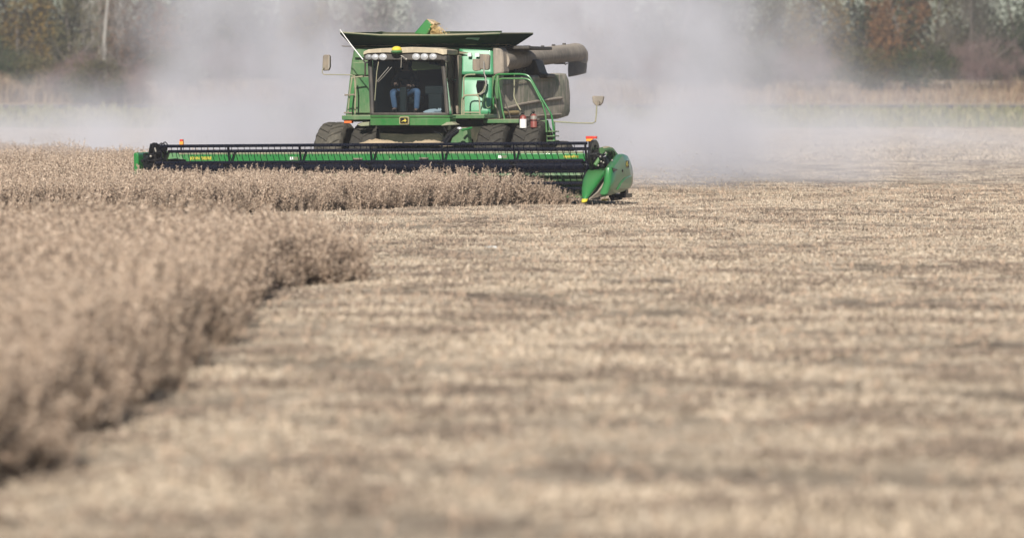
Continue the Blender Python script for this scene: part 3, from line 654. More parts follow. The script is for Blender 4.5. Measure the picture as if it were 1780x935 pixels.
rail('handrail', M['green'], [(4.0, [(877, 208), (873, 190), (867, 150), (866, 141), (870, 137), (914, 137), (922, 140), (930, 155), (943, 180), (948.5, 200), (950, 230)])], .02)
rail('handrail', M['khaki'], [(4.3, [(894, 130), (894, 160), (893, 168), (897, 178), (905, 192)]), (4.3, [(857, 178), (865, 190), (868, 206)])], .016)
rail('hose', M['blackmatte'], [(4.15, [(868, 150), (880, 182), (888, 206)]), (4.15, [(858, 150), (862, 175), (866, 206)])], .012)
rail('handrail', M['khaki'], [(4.5, [(616, 131), (618, 150), (617, 198)]), (4.5, [(612, 135), (608, 160), (605, 196)]), (4.5, [(610, 136), (622, 134), (633, 133)])], .018)
rail('handrail', M['grey'], [(4.4, [(599, 165.5), (616, 165)]), (4.4, [(598, 196.5), (612, 196.5)])], .018)
# ladder
b = MB(); b.prism([P2(*p, 4.3) for p in ((934, 210), (952, 209), (955, 222), (957, 236), (938, 237))], 4.3, 4.36)
for vy in (228, 236, 244): boxp(b, 950, vy, 964, vy + 2, 4.1, 4.5)
b.tube([L(964, 210, 4.3), L(965, 248, 4.3)], .015, 6); b.tube([L(951, 224, 4.2), L(951, 248, 4.2)], .015, 6)
b.build('ladder', M['green_dusty'], comb, bevel=.008)
b = MB(); boxp(b, 941, 211, 949, 232, 4.25, 4.29); boxp(b, 903, 206, 938, 210, 4.25, 4.8); b.build('ladder_bracket', M['blackmatte'], comb, bevel=.01)

# --- mirrors
def mirror(arm, head, m_, v_, depth=.1, r0=.012, armmat='khaki'):
    mb = MB(); mb.tube([L(px_, py_, v_ - .06) for px_, py_ in arm], r0, 8); ar = mb.build('mirror_arm', M[armmat], comb)
    mb = MB(); mb.prism([P2(*p, v_) for p in head], v_, v_ + depth); mb.build('mirror_housing', m_, ar, bevel=.02)
    return ar
mirror([(563, 116), (560.5, 122), (560, 127), (563, 130), (600, 130.5), (612, 131), (616, 133), (617.5, 160)], [(561, 97), (564, 95.5), (571, 95.5), (573.5, 98), (573.5, 117), (571, 123), (562, 123.5), (560, 120)], M['grey'], 3.3)
b = MB(); b.prism([P2(*p, 3.28) for p in ((571.5, 97), (573, 98), (573, 117), (571, 122))], 3.275, 3.30); b.build('mirror_edge', M['steel'], comb)
mirror([(841, 107), (841.5, 128), (844, 134), (845, 150), (842, 160), (834, 165)], [(834, 94), (849, 95), (851, 98), (850, 120), (847, 122.5), (835, 121), (833, 118)], M['grey'], 3.2, r0=.016, armmat='steel')
b = MB(); b.prism([P2(*p, 3.35) for p in ((821, 103), (835, 103), (835, 123), (824, 124), (821, 121))], 3.35, 3.42); b.build('mirror_housing', M['grey'], comb, bevel=.015)
ar = mirror([(1037.5, 181), (1036.5, 200), (1035, 212), (1030, 214.5), (1000, 214), (962, 211.5)], [(1029, 168), (1031, 167), (1048, 167.3), (1049.5, 169), (1047, 179), (1043, 184), (1035, 184), (1030, 178)], M['tube_grey'], 4.3, depth=.08, r0=.016)
b = MB(); c = L(1038.5, 179.5, 4.24); b.cyl((c[0], 4.22, c[2]), (c[0], 4.30, c[2]), .055); b.build('mirror_knob', M['grey'], ar)
b = MB(); b.tube([L(592, 53.5, 3.6), L(610, 78, 3.6), L(631, 104, 3.6)], .009, 6, .014); b.ball(L(591.5, 52.5, 3.6), .014, 8); b.build('antenna', M['white'], comb)
b = MB(); b.tube([L(631, 104, 3.6), L(635, 110, 3.6), L(634.5, 133, 3.7)], .022, 6); b.tube([L(635, 109, 3.6), L(644, 108.5, 3.6)], .02, 6); b.build('antenna_bracket', M['blackmatte'], comb)

# --- wheels
def tyre_mesh(mb, cx_, cy_, cz_, Rr, Wd, lugs=22):
    h = Wd / 2; prof = [(-h*.8, Rr*.58), (-h, Rr*.72), (-h*.98, Rr*.86), (-h*.84, Rr*.945), (-h*.4, Rr*.965), (0, Rr*.97), (h*.4, Rr*.965), (h*.84, Rr*.945), (h*.98, Rr*.86), (h, Rr*.72), (h*.8, Rr*.58)]
    mb.lathe_x(cx_, cy_, cz_, prof, 56)
    for k_ in range(lugs):
        for sd_ in (-1, 1):
            t0 = 2*math.pi*(k_ + (.5 if sd_ > 0 else 0)) / lugs; rings = []
            for q_ in range(6):
                s = q_ / 5; x_ = sd_ * (h * 1.0 * s + h * .02 * (1 - s)); t = t0 + .26 * (1 - s); dt = .052
                top_ = Rr * (1.0 if s < .75 else 1.0 - (s - .75) * .5); bot_ = Rr * (.95 if s < .75 else .95 - (s - .75) * .6)
                rings.append([(cx_ + x_, cy_ + rr * math.cos(t + a_), cz_ + rr * math.sin(t + a_)) for rr, a_ in ((bot_, -dt*1.3), (top_, -dt), (top_, dt), (bot_, dt*1.3))])
            mb.loft(rings)
def wheel(u0, v_, Rr, Wd, out=1, rub='rubber'):
    mb = MB(); tyre_mesh(mb, 0, 0, 0, Rr, Wd); o = mb.build('wheel', M[rub], comb, auto=50); o.location = (u0, v_, Rr)
    mb = MB(); mb.lathe_x(0, 0, 0, [(-.12*out, .03), (-.12*out, Rr*.45), (out*Wd*.30, Rr*.5), (out*Wd*.40, Rr*.60), (out*Wd*.38, Rr*.6), (out*Wd*.2, Rr*.52)], 32); mb.build('rim', M['yellow'], o)
    return o
RW = .87
zu = lambda px_: L(px_, 235, 4.3 - .6)[0]
for px_, o_ in ((571, -1), (632, -1), (853, 1), (914, 1)): wheel(zu(px_), 4.3, RW, .66, o_, 'rubber' if px_ < 600 else 'rubber_dark')
wheel(L(975, 240, 9.6)[0], 9.6, .62, .45, 1); wheel(L(975, 240, 9.6)[0] - 3.0, 9.6, .62, .45, -1)
b = MB(); b.cyl((zu(571), 4.3, RW), (zu(914), 4.3, RW), .16); b.box((zu(650), 3.9, RW - .25), (zu(838), 4.8, zB + .02)); b.box((uL + .5, 4.9, .75), (uR - .5, 9.3, zB + .1))
b.box((uL + .9, 9.2, .5), (uR - .9, 9.8, 1.0)); b.build('chassis', M['underbody'], comb, bevel=.03)
# --- feeder house
b = MB(); b.loft([[(L(668, 0, 1.6)[0], 1.4, .35), (L(772, 0, 1.6)[0], 1.4, .35), (L(772, 0, 1.6)[0], 1.4, 1.12), (L(668, 0, 1.6)[0], 1.4, 1.12)],
                  [(L(652, 0, 3.6)[0], 3.8, .9), (L(765, 0, 3.6)[0], 3.8, .9), (L(765, 0, 3.6)[0], 3.8, 1.60), (L(652, 0, 3.6)[0], 3.8, 1.60)]])
fh = b.build('feeder_house', M['underbody'], comb, bevel=.03)
b = MB(); b.prism([P2(*p, 3.2) for p in ((798, 222), (811, 222), (815, 250), (782, 250), (786, 240), (796, 232))], 3.2, 3.5); b.build('drive_guard', M['green_dusty'], comb, bevel=.02)
b = MB(); b.tube([L(771, 250, 2.2), L(778, 238, 2.3), L(787, 232, 2.5), L(793, 226, 2.7)], .055, 8); b.tube([L(774, 250, 2.2), L(784, 236, 2.3), L(796, 229, 2.6)], .03, 6)
b.tube([L(768, 247, 2.2), L(781, 230, 2.4), L(790, 226, 2.6)], .02, 6); b.tube([L(754, 229, 2.6), L(764, 232, 2.6), L(770, 238, 2.5), L(772, 248, 2.3)], .013, 6); b.tube([L(771, 221, 3.0), L(776, 230, 2.8)], .02, 6)
b.build('hydraulic_coupler', M['black'], comb)
b = MB(); b.tube([L(803, 226.5, 2.9), L(820, 222.5, 3.1)], .028, 6); b.build('lift_rod', M['green_clean'], comb)
c = L(798.5, 223.5, 2.7); b = MB(); b.ball((c[0], c[1], c[2]), (.062, .03, .034), 14); b.build('header_lamp', M['lens'], comb)
b = MB(); b.prism([P2(*p, 3.0) for p in ((778, 213), (788, 212), (791, 215), (796, 217), (768, 219))], 2.9, 3.2); b.build('step_bracket', M['khaki'], comb, bevel=.01)
b = MB(); b.prism([P2(*p, 3.5) for p in ((622, 217), (632, 213), (644, 212), (644, 219), (630, 220))], 3.4, 3.6); b.build('step_bracket', M['khaki'], comb, bevel=.01)
# heap of straw and chaff lying on the feeder house throat
b = MB(); G = []; nx_, ny_ = 60, 10; ua2, ub2 = L(610, 0, 1.7)[0], L(772, 0, 1.7)[0]; zh = L(0, 250, 1.7)[2] 
for a in range(ny_ + 1):
    for c_ in range(nx_ + 1):
        s, t = c_ / nx_, a / ny_
        hh = L(690, 251, 1.6)[2] - .05 + (.13 + .06 * math.sin(s * 9) + rng.normal(0, .015)) * math.sin(math.pi * min(1, s * 1.02)) ** .5 * math.sin(math.pi * (t * .8 + .1))
        G.append((ua2 + (ub2 - ua2) * s, 1.5 + .9 * t, hh))
b.add(G, [(a*(nx_+1)+c_, a*(nx_+1)+c_+1, (a+1)*(nx_+1)+c_+1, (a+1)*(nx_+1)+c_) for a in range(ny_) for c_ in range(nx_)])
so = b.build('straw_heap', M['straw']); so.matrix_world = MW; tag(so, 'pale heap of straw and chaff on the feeder throat under the cab', 'straw', kind='stuff')

# ------------------------------------------------------------------ header
def hz(px, y0, y1, x0=290, x1=1020): return y0 + (y1 - y0) * (px - x0) / (x1 - x0)
ctr = lambda px_: L(px_, hz(px_, 292.5, 288.5), .0)
cL, cR = ctr(275), ctr(1028)
b = MB(); aL, aR = L(252, 269.5, 1.25), L(1020, 266.5, 1.25); lL, lR = L(252, 283, 1.2), L(1020, 280, 1.2)
gr = [[(p[0], p[1] + d_, p[2] + e_) for d_, e_ in ((0, 0), (.0, -(aL[2]-lL[2])), (.22, -(aL[2]-lL[2])), (.22, 0.0), (.06, .008))] for p in (aL, aR)]
b.loft(gr); header = b.build('header', M['green_clean'], comb, bevel=.012)
b = MB(); b.tube([(aL[0] + .2, 1.30, aL[2] + .02), (aR[0] - .1, 1.30, aR[2] + .02)], .025, 6); b.build('lit_beam_edge', M['khaki'], header)  # pale tube painting in the sunlit top edge of the beam
# back sheet, floor, auger
b = MB(); b.box((cL[0] - .1, 1.30, .22), (cR[0] + .1, 1.34, aL[2] - .14)); b.loft([[(x_, .30, .10), (x_, 1.32, .16), (x_, 1.32, .22), (x_, .30, .14)] for x_ in (cL[0] - .1, cR[0] + .1)])
b.build('back_sheet', M['green'], header)
b = MB(); b.cyl((cL[0], .85, .55), (cR[0], .85, .55), .16, n=20)
xx = cL[0]; k_ = 0; turns = []
um = (cL[0] + cR[0]) / 2
for side in (-1, 1):
    rin, rout = [], []
    steps = 400
    for q_ in range(steps + 1):
        s = q_ / steps; x_ = um + side * (.5 + (cR[0] - um - .6) * s); t = side * s * 2 * math.pi * 9
        rin.append((x_, .85 + .15 * math.cos(t), .55 + .15 * math.sin(t))); rout.append((x_, .85 + .31 * math.cos(t), .55 + .31 * math.sin(t)))
    b.add(rin + rout, [(a, a + 1, steps + 1 + a + 1, steps + 1 + a) for a in range(steps)])
b.build('auger', M['auger'], header)
b = MB(); b.box((cL[0] - .1, .12, .07), (cR[0] + .1, .32, .12))
for k_ in range(130):
    x_ = cL[0] + (cR[0] - cL[0]) * (k_ + .5) / 130; b.loft([[(x_ - .018, .16, .08), (x_ + .018, .16, .08), (x_ + .018, .16, .12), (x_ - .018, .16, .12)], [(x_ - .004, .0, .09), (x_ + .004, .0, .09), (x_ + .004, .0, .10), (x_ - .004, .0, .10)]])
b.build('cutter_bar', M['steel'], header)
# reel: centre tube, six bats with hanging tines, arms
RR = .50; angs = [74, 134, 194, 254, 314, 14]; rz = lambda x_: cL[2] + (cR[2] - cL[2]) * (x_ - cL[0]) / (cR[0] - cL[0])
b = MB(); b.cyl((cL[0], 0, cL[2]), (cR[0], 0, cR[2]), .105, n=24); b.build('reel_tube', M['reel'], header)
nt_ = 67
for ai, a_ in enumerate(angs):
    y_ = -RR * math.cos(R(a_)); dz = RR * math.sin(R(a_)); b = MB()
    b.cyl((cL[0] + .12, y_, cL[2] + dz), (cR[0] - .05, y_, cR[2] + dz), .034, n=8)
    for k_ in range(nt_):
        x_ = cL[0] + .22 + (cR[0] - cL[0] - .42) * (k_ + (.5 if ai % 2 else 0)) / nt_; z_ = rz(x_) + dz
        j = random.uniform(-.012, .012)
        b.tube([(x_, y_, z_), (x_ + j, y_ + .03, z_ - .12), (x_ + .03 + j, y_ + .05, z_ - .235)], .0075, 4)
        b.box((x_ - .012, y_ - .032, z_ - .036), (x_ + .012, y_ + .032, z_ + .03))
    b.build('reel_bat', M['reel'], header)
arms = [L(px_, 255, .0)[0] for px_ in (284, 400, 524, 647, 771, 896, 1020)]
for x_ in arms:
    b = MB(); z_ = rz(x_)
    for a_ in angs: b.strip((x_, 0, z_), (x_, -RR * math.cos(R(a_)), z_ + RR * math.sin(R(a_))), .075, .03)
    b.cyl((x_ - .03, 0, z_), (x_ + .03, 0, z_), .13, n=16); b.build('reel_arm', M['reel'], header)
# left reel end: motor cover, frame and hoses
b = MB(); b.prism([P2(*p, .1) for p in ((264, 249), (268, 248), (278, 252), (288, 256), (290, 284), (256, 285), (255, 275), (260, 262))], .1, .16); b.prism([P2(*p, .1) for p in ((250, 284), (275, 284), (272, 300), (258, 303))], .0, .1)
for (p_, q_) in (((263, 250), (256, 284)), ((266, 250), (272, 285)), ((280, 254), (284, 284)), ((258, 270), (288, 262)), ((256, 281), (289, 276))): b.cyl(L(*p_, -.02), L(*q_, -.02), .028, n=6)
b.tube([L(275, 253, 0), L(280, 249, 0), L(286, 251, .1), L(289, 258, .2)], .014, 6); b.tube([L(280, 252, 0), L(287, 247, 0), L(291, 251, .1), L(290, 262, .2)], .014, 6); b.tube([L(268, 251, 0), L(272, 249, 0), L(276, 254, .1)], .014, 6)
b.tube([L(262, 285, -.1), L(258, 295, -.1), L(262, 303, -.1)], .02, 6); b.tube([L(266, 285, -.1), L(268, 295, -.1), L(266, 303, -.1)], .02, 6)
b.build('reel_drive', M['black'], header)
b = MB(); b.ball(L(262, 272, -.1), .03, 8); b.build('fitting', M['steel'], header)
b = MB(); b.cyl(L(269, 257, -.06), L(271, 264, -.06), .018); b.build('fitting', M['steel'], header)
b = MB(); b.loft([[L(285, 262, .9), L(310, 266, .95), L(325, 280, 1.0), L(300, 281, .9), L(288, 276, .9)], [L(285, 262, 1.2), L(310, 266, 1.2), L(325, 280, 1.2), L(300, 281, 1.2), L(288, 276, 1.2)]]); b.build('reel_lift_arm', M['green'], header, bevel=.02)
b = MB(); b.tube([L(285, 280, .6), L(305, 278, .7), L(322, 280, .9)], .035, 6); b.build('lift_cylinder', M['black'], header)
# left end shield and left divider
b = MB(); b.prism([P2(*p, .3) for p in ((237.5, 268), (239, 265.5), (244, 265), (246, 268), (246.5, 297), (238.5, 298.5))], .1, 1.5); les = b.build('end_shield', M['green_clean'], header, bevel=.02)
b = MB(); b.prism([P2(*p, .2) for p in ((246, 267), (250, 266), (250, 271), (256, 280), (256, 296), (247, 298))], .3, 1.3); b.cyl(L(246, 281, .1), L(256, 277, .1), .04, n=8); b.build('end_frame', M['black'], header)
b = MB(); a_ = [L(*p, -.1) for p in ((225.5, 299), (247.5, 299), (247.5, 309), (227, 309))]; t_ = [L(*p, -.95) for p in ((236, 318), (243, 318), (243, 321), (237, 321))]
b.loft([t_, a_, [(p[0], p[1] + .5, p[2]) for p in a_]]); b.build('crop_divider', M['green_sheen'], header, bevel=.02)

# right end: reel shield ring with holes, motor, divider cone, side shield
uE = L(1032, 270, .0)[0]
b = MB(); c = L(1033, 270, .0); ro, ri = [], []
cyy, czz = 0.02, c[2] + .0
ny2 = 28; ha, hb = .45, .36
outer = [(cyy + .42 * math.cos(t), czz + .33 * math.sin(t)) for t in [2*math.pi*i_/ny2 for i_ in range(ny2)]]
inner = [(cyy + .30 * math.cos(t), czz + .22 * math.sin(t)) for t in [2*math.pi*i_/ny2 for i_ in range(ny2)]]
b.loft([[(uE - .03, *p) for p in outer], [(uE + .03, *p) for p in outer], [(uE + .03, *p) for p in inner], [(uE - .03, *p) for p in inner], [(uE - .03, *p) for p in outer]], cap=False)
for a_ in (0, 60, 120, 180, 240, 300): b.strip((uE, cyy, czz), (uE, cyy + .36 * math.cos(R(a_)), czz + .28 * math.sin(R(a_))), .09, .05)
b.cyl((uE - .08, cyy, czz), (uE + .1, cyy, czz), .12, n=16)
b.prism([P2(*p, .05) for p in ((1026, 262), (1032, 262), (1033, 292), (1023, 294))], .0, .1)
b.build('reel_end_ring', M['black'], header)
b = MB()
r2 = random.Random(5)
for k_ in range(16):
    px_, py_ = r2.uniform(1033, 1052), r2.uniform(272, 292); vv = r2.uniform(-.2, .3)
    b.ball(L(px_, py_, vv), r2.uniform(.02, .055), 8)
for k_ in range(14):
    px_, py_ = r2.uniform(1034, 1058), r2.uniform(264, 286); vv = r2.uniform(-.1, .4)
    b.tube([L(px_, py_, vv), L(px_ + r2.uniform(-6, 6), py_ + r2.uniform(-8, 2), vv), L(px_ + r2.uniform(-8, 8), py_ + r2.uniform(0, 9), vv)], .016, 6)
b.tube([L(1061, 270, .4), L(1064, 262, .4), L(1068, 265, .4), L(1069, 272, .5)], .014, 6); b.prism([P2(*p, .3) for p in ((1042, 275), (1052, 272), (1057, 284), (1052, 294), (1040, 292))], .3, .6)
b.build('reel_motor', M['black'], header)
for px_, py_ in ((1043.5, 272.5), (1045, 281), (1049, 283), (1040, 288), (1064, 279), (1053, 266)): b = MB(); b.ball(L(px_, py_, -.25), .022, 8); b.build('fitting', M['steel'], header)
b = MB(); b.cyl(L(1034, 288, -.2), L(1042, 276, -.1), .045, n=12); b.build('tilt_cylinder', M['green'], header)
b = MB(); b.tube([L(1046, 262, .3), L(1055, 260, .5), L(1062, 262, .7), L(1072, 275, .9)], .075, 10); b.prism([P2(*p, .8) for p in ((1052, 262), (1064, 261), (1066, 283), (1056, 290))], .8, .9); b.build('reel_support_arm', M['green_dusty'], header)
# cone
b = MB(); rings = []
tip = Vector(L(1016.5, 348, -1.05)); base = Vector(L(1040, 295, -.05))
prof = [(0, .035), (.04, .055), (.15, .10), (.35, .15), (.6, .19), (.85, .205), (1, .20)]
for t, rr in prof:
    c = tip + (base - tip) * t; bow = .06 * math.sin(math.pi * t)
    rings.append([(c.x + rr * 1.06 * math.cos(a) , c.y + rr * 1.5 * math.sin(a) , c.z + bow + rr * .15 * math.sin(a)) for a in [2*math.pi*i_/28 for i_ in range(28)]])
b.loft(rings); cone = b.build('crop_divider', M['green_clean'], header)
b = MB(); tdir = (base - tip).normalized(); b.loft([[(c_.x + rr*math.cos(a), c_.y + rr*math.sin(a)*1.4, c_.z) for a in [2*math.pi*i_/16 for i_ in range(16)]] for c_, rr in ((tip - tdir * .09, .035), (tip - tdir * .06, .058), (tip + tdir * .05, .068))]); b.build('divider_tip', M['yellow'], cone)
# plate beside the cone (dusty), then the large side shield with its rounded front
uS = L(1058, 300, -.2)[0]
b = MB(); b.loft([[L(*p, v_) for p in pl] for v_, pl in ((-.95, ((1021, 345), (1026, 344), (1026, 347), (1022, 348))), (-.6, ((1030, 334), (1040, 333), (1040, 343), (1030, 344))), (-.15, ((1044, 313), (1060, 308), (1057, 336), (1040, 341))), (.2, ((1044, 312), (1061, 307), (1060, 334), (1044, 340))))])
b.build('divider_side_plate', M['tube_grey'], header, bevel=.01)
uO = uS + .17
side = [(1062, 292), (1066, 288), (1080, 269), (1085, 267.5), (1091, 270), (1095, 278), (1099, 290), (1101, 303), (1100, 318), (1097, 326), (1090, 332), (1072, 337), (1054, 342), (1053, 338), (1060, 318)]
yzs = [LU(px_, py_, uO)[1:] for px_, py_ in side]
cy0 = sum(a[0] for a in yzs)/len(yzs); cz0 = sum(a[1] for a in yzs)/len(yzs)
def sh2(k, du): return [(uO + du, cy0 + (a[0]-cy0)*k, cz0 + (a[1]-cz0)*k) for a in yzs]
b = MB(); b.loft([sh2(.93, -.15), sh2(1, -.10), sh2(1, -.05), sh2(.985, -.015), sh2(.94, .015), sh2(.6, .03)])
ss = b.build('end_shield', M['green_clean'], header, auto=50)
b = MB(); pr = [LU(px_, py_, uO + .03) for px_, py_ in ((1072, 330), (1078, 318), (1086, 309), (1096, 305), (1096, 318), (1091, 327))]
b.loft([[(uO + .01, p[1], p[2]) for p in pr], [(uO + .055, p[1], p[2]) for p in pr]]); b.build('shield_pressing', M['green_clean'], ss, bevel=.015)
b = MB(); pp = [LU(px_, py_, uO + .04) for px_, py_ in ((1066, 292), (1075, 295), (1067, 299))]; b.loft([[(uO - .1, p[1], p[2]) for p in pp], [(uO + .034, p[1], p[2]) for p in pp]]); b.build('shield_recess', M['black'], ss)
b = MB(); b.ball(LU(1082, 297, uO + .03), (.02, .06, .03), 8); b.build('shield_latch', M['black'], ss)
c = LU(1090.5, 285.5, uO + .03); b = MB(); b.prismu([(c[1] + a, c[2] + e) for a, e in rrect(0, 0, .13, .075, .03)], uO + .02, uO + .034); dc = b.build('decal', M['black'], ss)
b = MB(); b.prismu([(c[1] + a[0] * 1.5, c[2] + a[1] * 1.2 - .005) for a in deer], uO + .036, uO + .040); b.prismu([(c[1] + a[0] * 1.5, c[2] + a[1] * 1.2 - .005) for a in deer_ant], uO + .037, uO + .041); b.build('decal_deer', M['yellowdeck'], dc)
b = MB(); b.cyl((uO - .2, .2, .10), (uO - .2, .9, .10), .05); boxp(b, 1058, 337, 1088, 344, .35, .9); b.prism([P2(*p, .5) for p in ((1078, 334), (1088, 330), (1088, 336), (1082, 341), (1076, 346))], .5, .7); b.build('skid', M['black'], header)
b = MB(); boxp(b, 1046, 346, 1054, 349, .1, .3); b.build('skid_shoe', M['yellow'], header)
# reflectors
for name_, cells, vv in (('warning_light', ((312, 242.5, 317.5, 246, 'redlens'), (311.5, 246, 318, 252, 'amber')), 1.3), ('warning_light', ((1018, 237, 1037, 241.5, 'redlens'), (1018.5, 241.5, 1030, 246, 'amber')), 1.3)):
    b = MB(); boxp(b, cells[0][0], cells[0][1], cells[0][2], cells[0][3], vv, vv + .08); o = b.build(name_, M[cells[0][4]], header, bevel=.01)
    b = MB(); boxp(b, cells[1][0], cells[1][1] + .1, cells[1][2], cells[1][3], vv, vv + .08); b.build('amber_lens', M[cells[1][4]], o, bevel=.01)
    b = MB(); xm = (cells[1][0] + cells[1][2]) / 2; b.cyl(L(xm, cells[1][3], vv + .04), L(xm, 268, vv + .04), .02, n=6); b.build('stalk', M['black'], o)
# decals and lettering on the beam
def lettering(txt, px_, py_, size, m_, parent, v_):
    cu = bpy.data.curves.new('lettering', 'FONT'); cu.body = txt; cu.size = size; cu.extrude = .001; cu.align_x = 'CENTER'; cu.align_y = 'CENTER'; cu.space_character = 1.05; cu.offset = .003
    o = bpy.data.objects.new('lettering', cu); dg_ = bpy.context.evaluated_depsgraph_get(); me = bpy.data.meshes.new_from_object(o); bpy.data.objects.remove(o)
    me.materials.clear(); me.materials.append(m_); o = bpy.data.objects.new('lettering', me); C.objects.link(o); o.parent = parent
    p = L(px_, py_, v_); o.location = p; o.rotation_euler = (R(90), 0, 0); return o
vB = aL[1] - .012
lettering('JOHN DEERE', 349, 275.5, .085, M['yellowdeck'], header, vB)
lettering('HydraFlex', 992.5, 272.3, .075, M['yellowdeck'], header, vB)
for px_, py_ in ((504, 275.3), (866, 272.5)):
    b = MB(); boxp(b, px_, py_ - 2.2, px_ + 5.5, py_ + 2.6, vB, vB + .004); d_ = b.build('decal', M['white'], header)
    b = MB(); boxp(b, px_ + 2, py_ - .6, px_ + 3.2, py_ + .8, vB - .003, vB - .001); b.build('decal_mark', M['black'], d_)
    b = MB()
    for q_ in range(3): boxp(b, px_ + 6.5, py_ - 2.2 + q_ * 1.8, px_ + 15, py_ - 1.2 + q_ * 1.8, vB, vB + .003)
    b.build('decal_text', M['khaki'], d_)
for px_, py_ in ((621, 276.2), (736, 275.2)):
    b = MB(); boxp(b, px_ - 8, py_ - 1.2, px_ + 8, py_ + 1.3, vB - .05, vB + .02); b.build('beam_bracket', M['grey'], header, bevel=.005)

# ------------------------------------------------------------------ fire extinguishers hung on the rail
def extinguisher(px_, label, kind):
    r0 = .076; c = Vector(L(px_, 222.5, 3.82)); top = L(px_, 200, 3.82)[2] if kind else L(px_, 198, 3.82)[2]
    wpos = MW @ c; t = empty('fire_extinguisher', wpos, COMB_ROT); tag(t, label, 'fire extinguisher', 'fire extinguishers on the combine rail')
    H = top - c.z; b = MB()
    b.loft([[(rr * math.cos(a), rr * math.sin(a), z_) for a in [2*math.pi*i_/20 for i_ in range(20)]] for z_, rr in ((0, r0*.8), (.015, r0), (H*.8, r0), (H*.93, r0*.75), (H, r0*.3))])
    b.build('cylinder', M['red'], t)
    z0, z1 = ((0.0, H * .68) if kind else (H * .62, H * .85)); rr0 = r0 + .003
    b = MB(); b.loft([[(rr0 * math.cos(a), rr0 * math.sin(a), z_) for a in [2*math.pi*i_/24 for i_ in range(24)]] for z_ in (z0 - (.0 if kind else 0), z1)], cap=False); b.build('label_band', M['white'] if kind else M['steel'], t)
    b = MB(); b.cyl((0, 0, H), (0, 0, H + .04), .02); b.box((-.05, -.012, H + .03), (.03, .012, H + .05)); b.box((-.05, -.012, H + .065), (.02, .012, H + .08)); b.build('valve', M['black'], t)
    b = MB(); b.tube([(-.02, -.01, H + .03), (-.07, -.02, H - .02), (-.085, -.02, H * .6), (-.08, -.02, H * .3)], .011, 6); b.build('hose', M['black'], t)
    if not kind:
        b = MB(); b.loft([[(rr * math.cos(a), rr * math.sin(a), z_) for a in [2*math.pi*i_/20 for i_ in range(20)]] for z_, rr in ((H*.5, r0+.006), (H*.56, r0+.006))], cap=False); b.build('strap', M['black'], t)
extinguisher(909.5, 'fire extinguisher wrapped in a wide white label, beside the green ladder rail', 1)
extinguisher(928, 'dark red fire extinguisher with a small grey label, nearest the ladder', 0)

# ------------------------------------------------------------------ the operator
def skinned(name, joints, edges, m_, parent, root=0, sub=1):
    me = bpy.data.meshes.new(name); me.from_pydata([j[0] for j in joints], edges, []); o = bpy.data.objects.new(name, me); C.objects.link(o)
    if parent is not None: o.parent = parent
    md = o.modifiers.new('skin', 'SKIN'); s_ = o.modifiers.new('smooth', 'SUBSURF'); s_.levels = s_.render_levels = sub
    for k_, j in enumerate(joints):
        sv = me.skin_vertices[0].data[k_]; sv.radius = (j[1], j[1] if len(j) < 3 else j[2]); sv.use_root = (k_ == root)
    md.use_smooth_shade = True; me.materials.append(m_); return o
seat = L(704, 168, 3.85); person = None
def pj(x_, y_, z_): return (x_, y_, z_)
# local frame: origin at the seat, x to the photo's right, y back, z up
Kl, Kr = L(682, 159.5, 3.35), L(726, 158, 3.35); Fl, Fr = L(687, 189, 3.45), L(724, 190, 3.42)
def rel(p): return (p[0] - seat[0], p[1] - seat[1], p[2] - seat[2])
Kl, Kr, Fl, Fr = rel(Kl), rel(Kr), rel(Fl), rel(Fr)
J = [((0, .12, .08), .14, .12), ((0, .14, .30), .14, .11), ((0, .12, .48), .17, .11), ((0, .10, .60), .06), ((0, .08, .66), .055),      # pelvis..neck
     ((-.10, .08, .07), .09), ((Kl[0], Kl[1], Kl[2] - .0), .062), ((Fl[0], Fl[1], Fl[2]), .042), ((Fl[0] - .01, Fl[1] - .16, Fl[2] - .04), .035),
     ((.10, .08, .07), .09), ((Kr[0], Kr[1], Kr[2] - .0), .062), ((Fr[0], Fr[1], Fr[2]), .042), ((Fr[0] + .01, Fr[1] - .16, Fr[2] - .04), .035),
     ((-.19, .11, .50), .06), ((-.27, .0, .28), .045), ((-.14, -.22, .26), .033), ((-.11, -.28, .27), .035),
     ((.19, .11, .50), .06), ((.28, .02, .27), .045), ((.22, -.22, .22), .033), ((.19, -.28, .23), .035),
     ((0, .05, .78), .085, .095), ((0, .05, .86), .075, .085)]
E = [(0, 1), (1, 2), (2, 3), (3, 4), (0, 5), (5, 6), (6, 7), (7, 8), (0, 9), (9, 10), (10, 11), (11, 12), (2, 13), (13, 14), (14, 15), (15, 16), (2, 17), (17, 18), (18, 19), (19, 20), (4, 21), (21, 22)]
person = skinned('person', J, E, M['skin'], None, 0, 2); person.matrix_world = MW @ Matrix.Translation(seat)
tag(person, 'person in blue jeans and a dark shirt sitting at the wheel in the cab', 'person')
skinned('jeans', [((0, .12, .05), .155, .135), ((0, .13, .16), .15, .12), ((-.10, .08, .07), .10), ((Kl[0], Kl[1], Kl[2]), .076), ((Fl[0], Fl[1], Fl[2] - .02), .066), ((.10, .08, .07), .10), ((Kr[0], Kr[1], Kr[2]), .076), ((Fr[0], Fr[1], Fr[2] - .02), .066)],
        [(0, 1), (0, 2), (2, 3), (3, 4), (0, 5), (5, 6), (6, 7)], M['jeans'], person, 0, 2)
skinned('shirt', [((0, .13, .16), .16, .13), ((0, .14, .32), .155, .125), ((0, .12, .50), .19, .125), ((0, .10, .58), .075), ((-.20, .11, .50), .075), ((-.28, .0, .28), .06), ((-.17, -.17, .265), .045), ((.20, .11, .50), .075), ((.29, .02, .27), .06), ((.235, -.16, .235), .045)],
        [(0, 1), (1, 2), (2, 3), (2, 4), (4, 5), (5, 6), (2, 7), (7, 8), (8, 9)], M['shirt'], person, 0, 2)
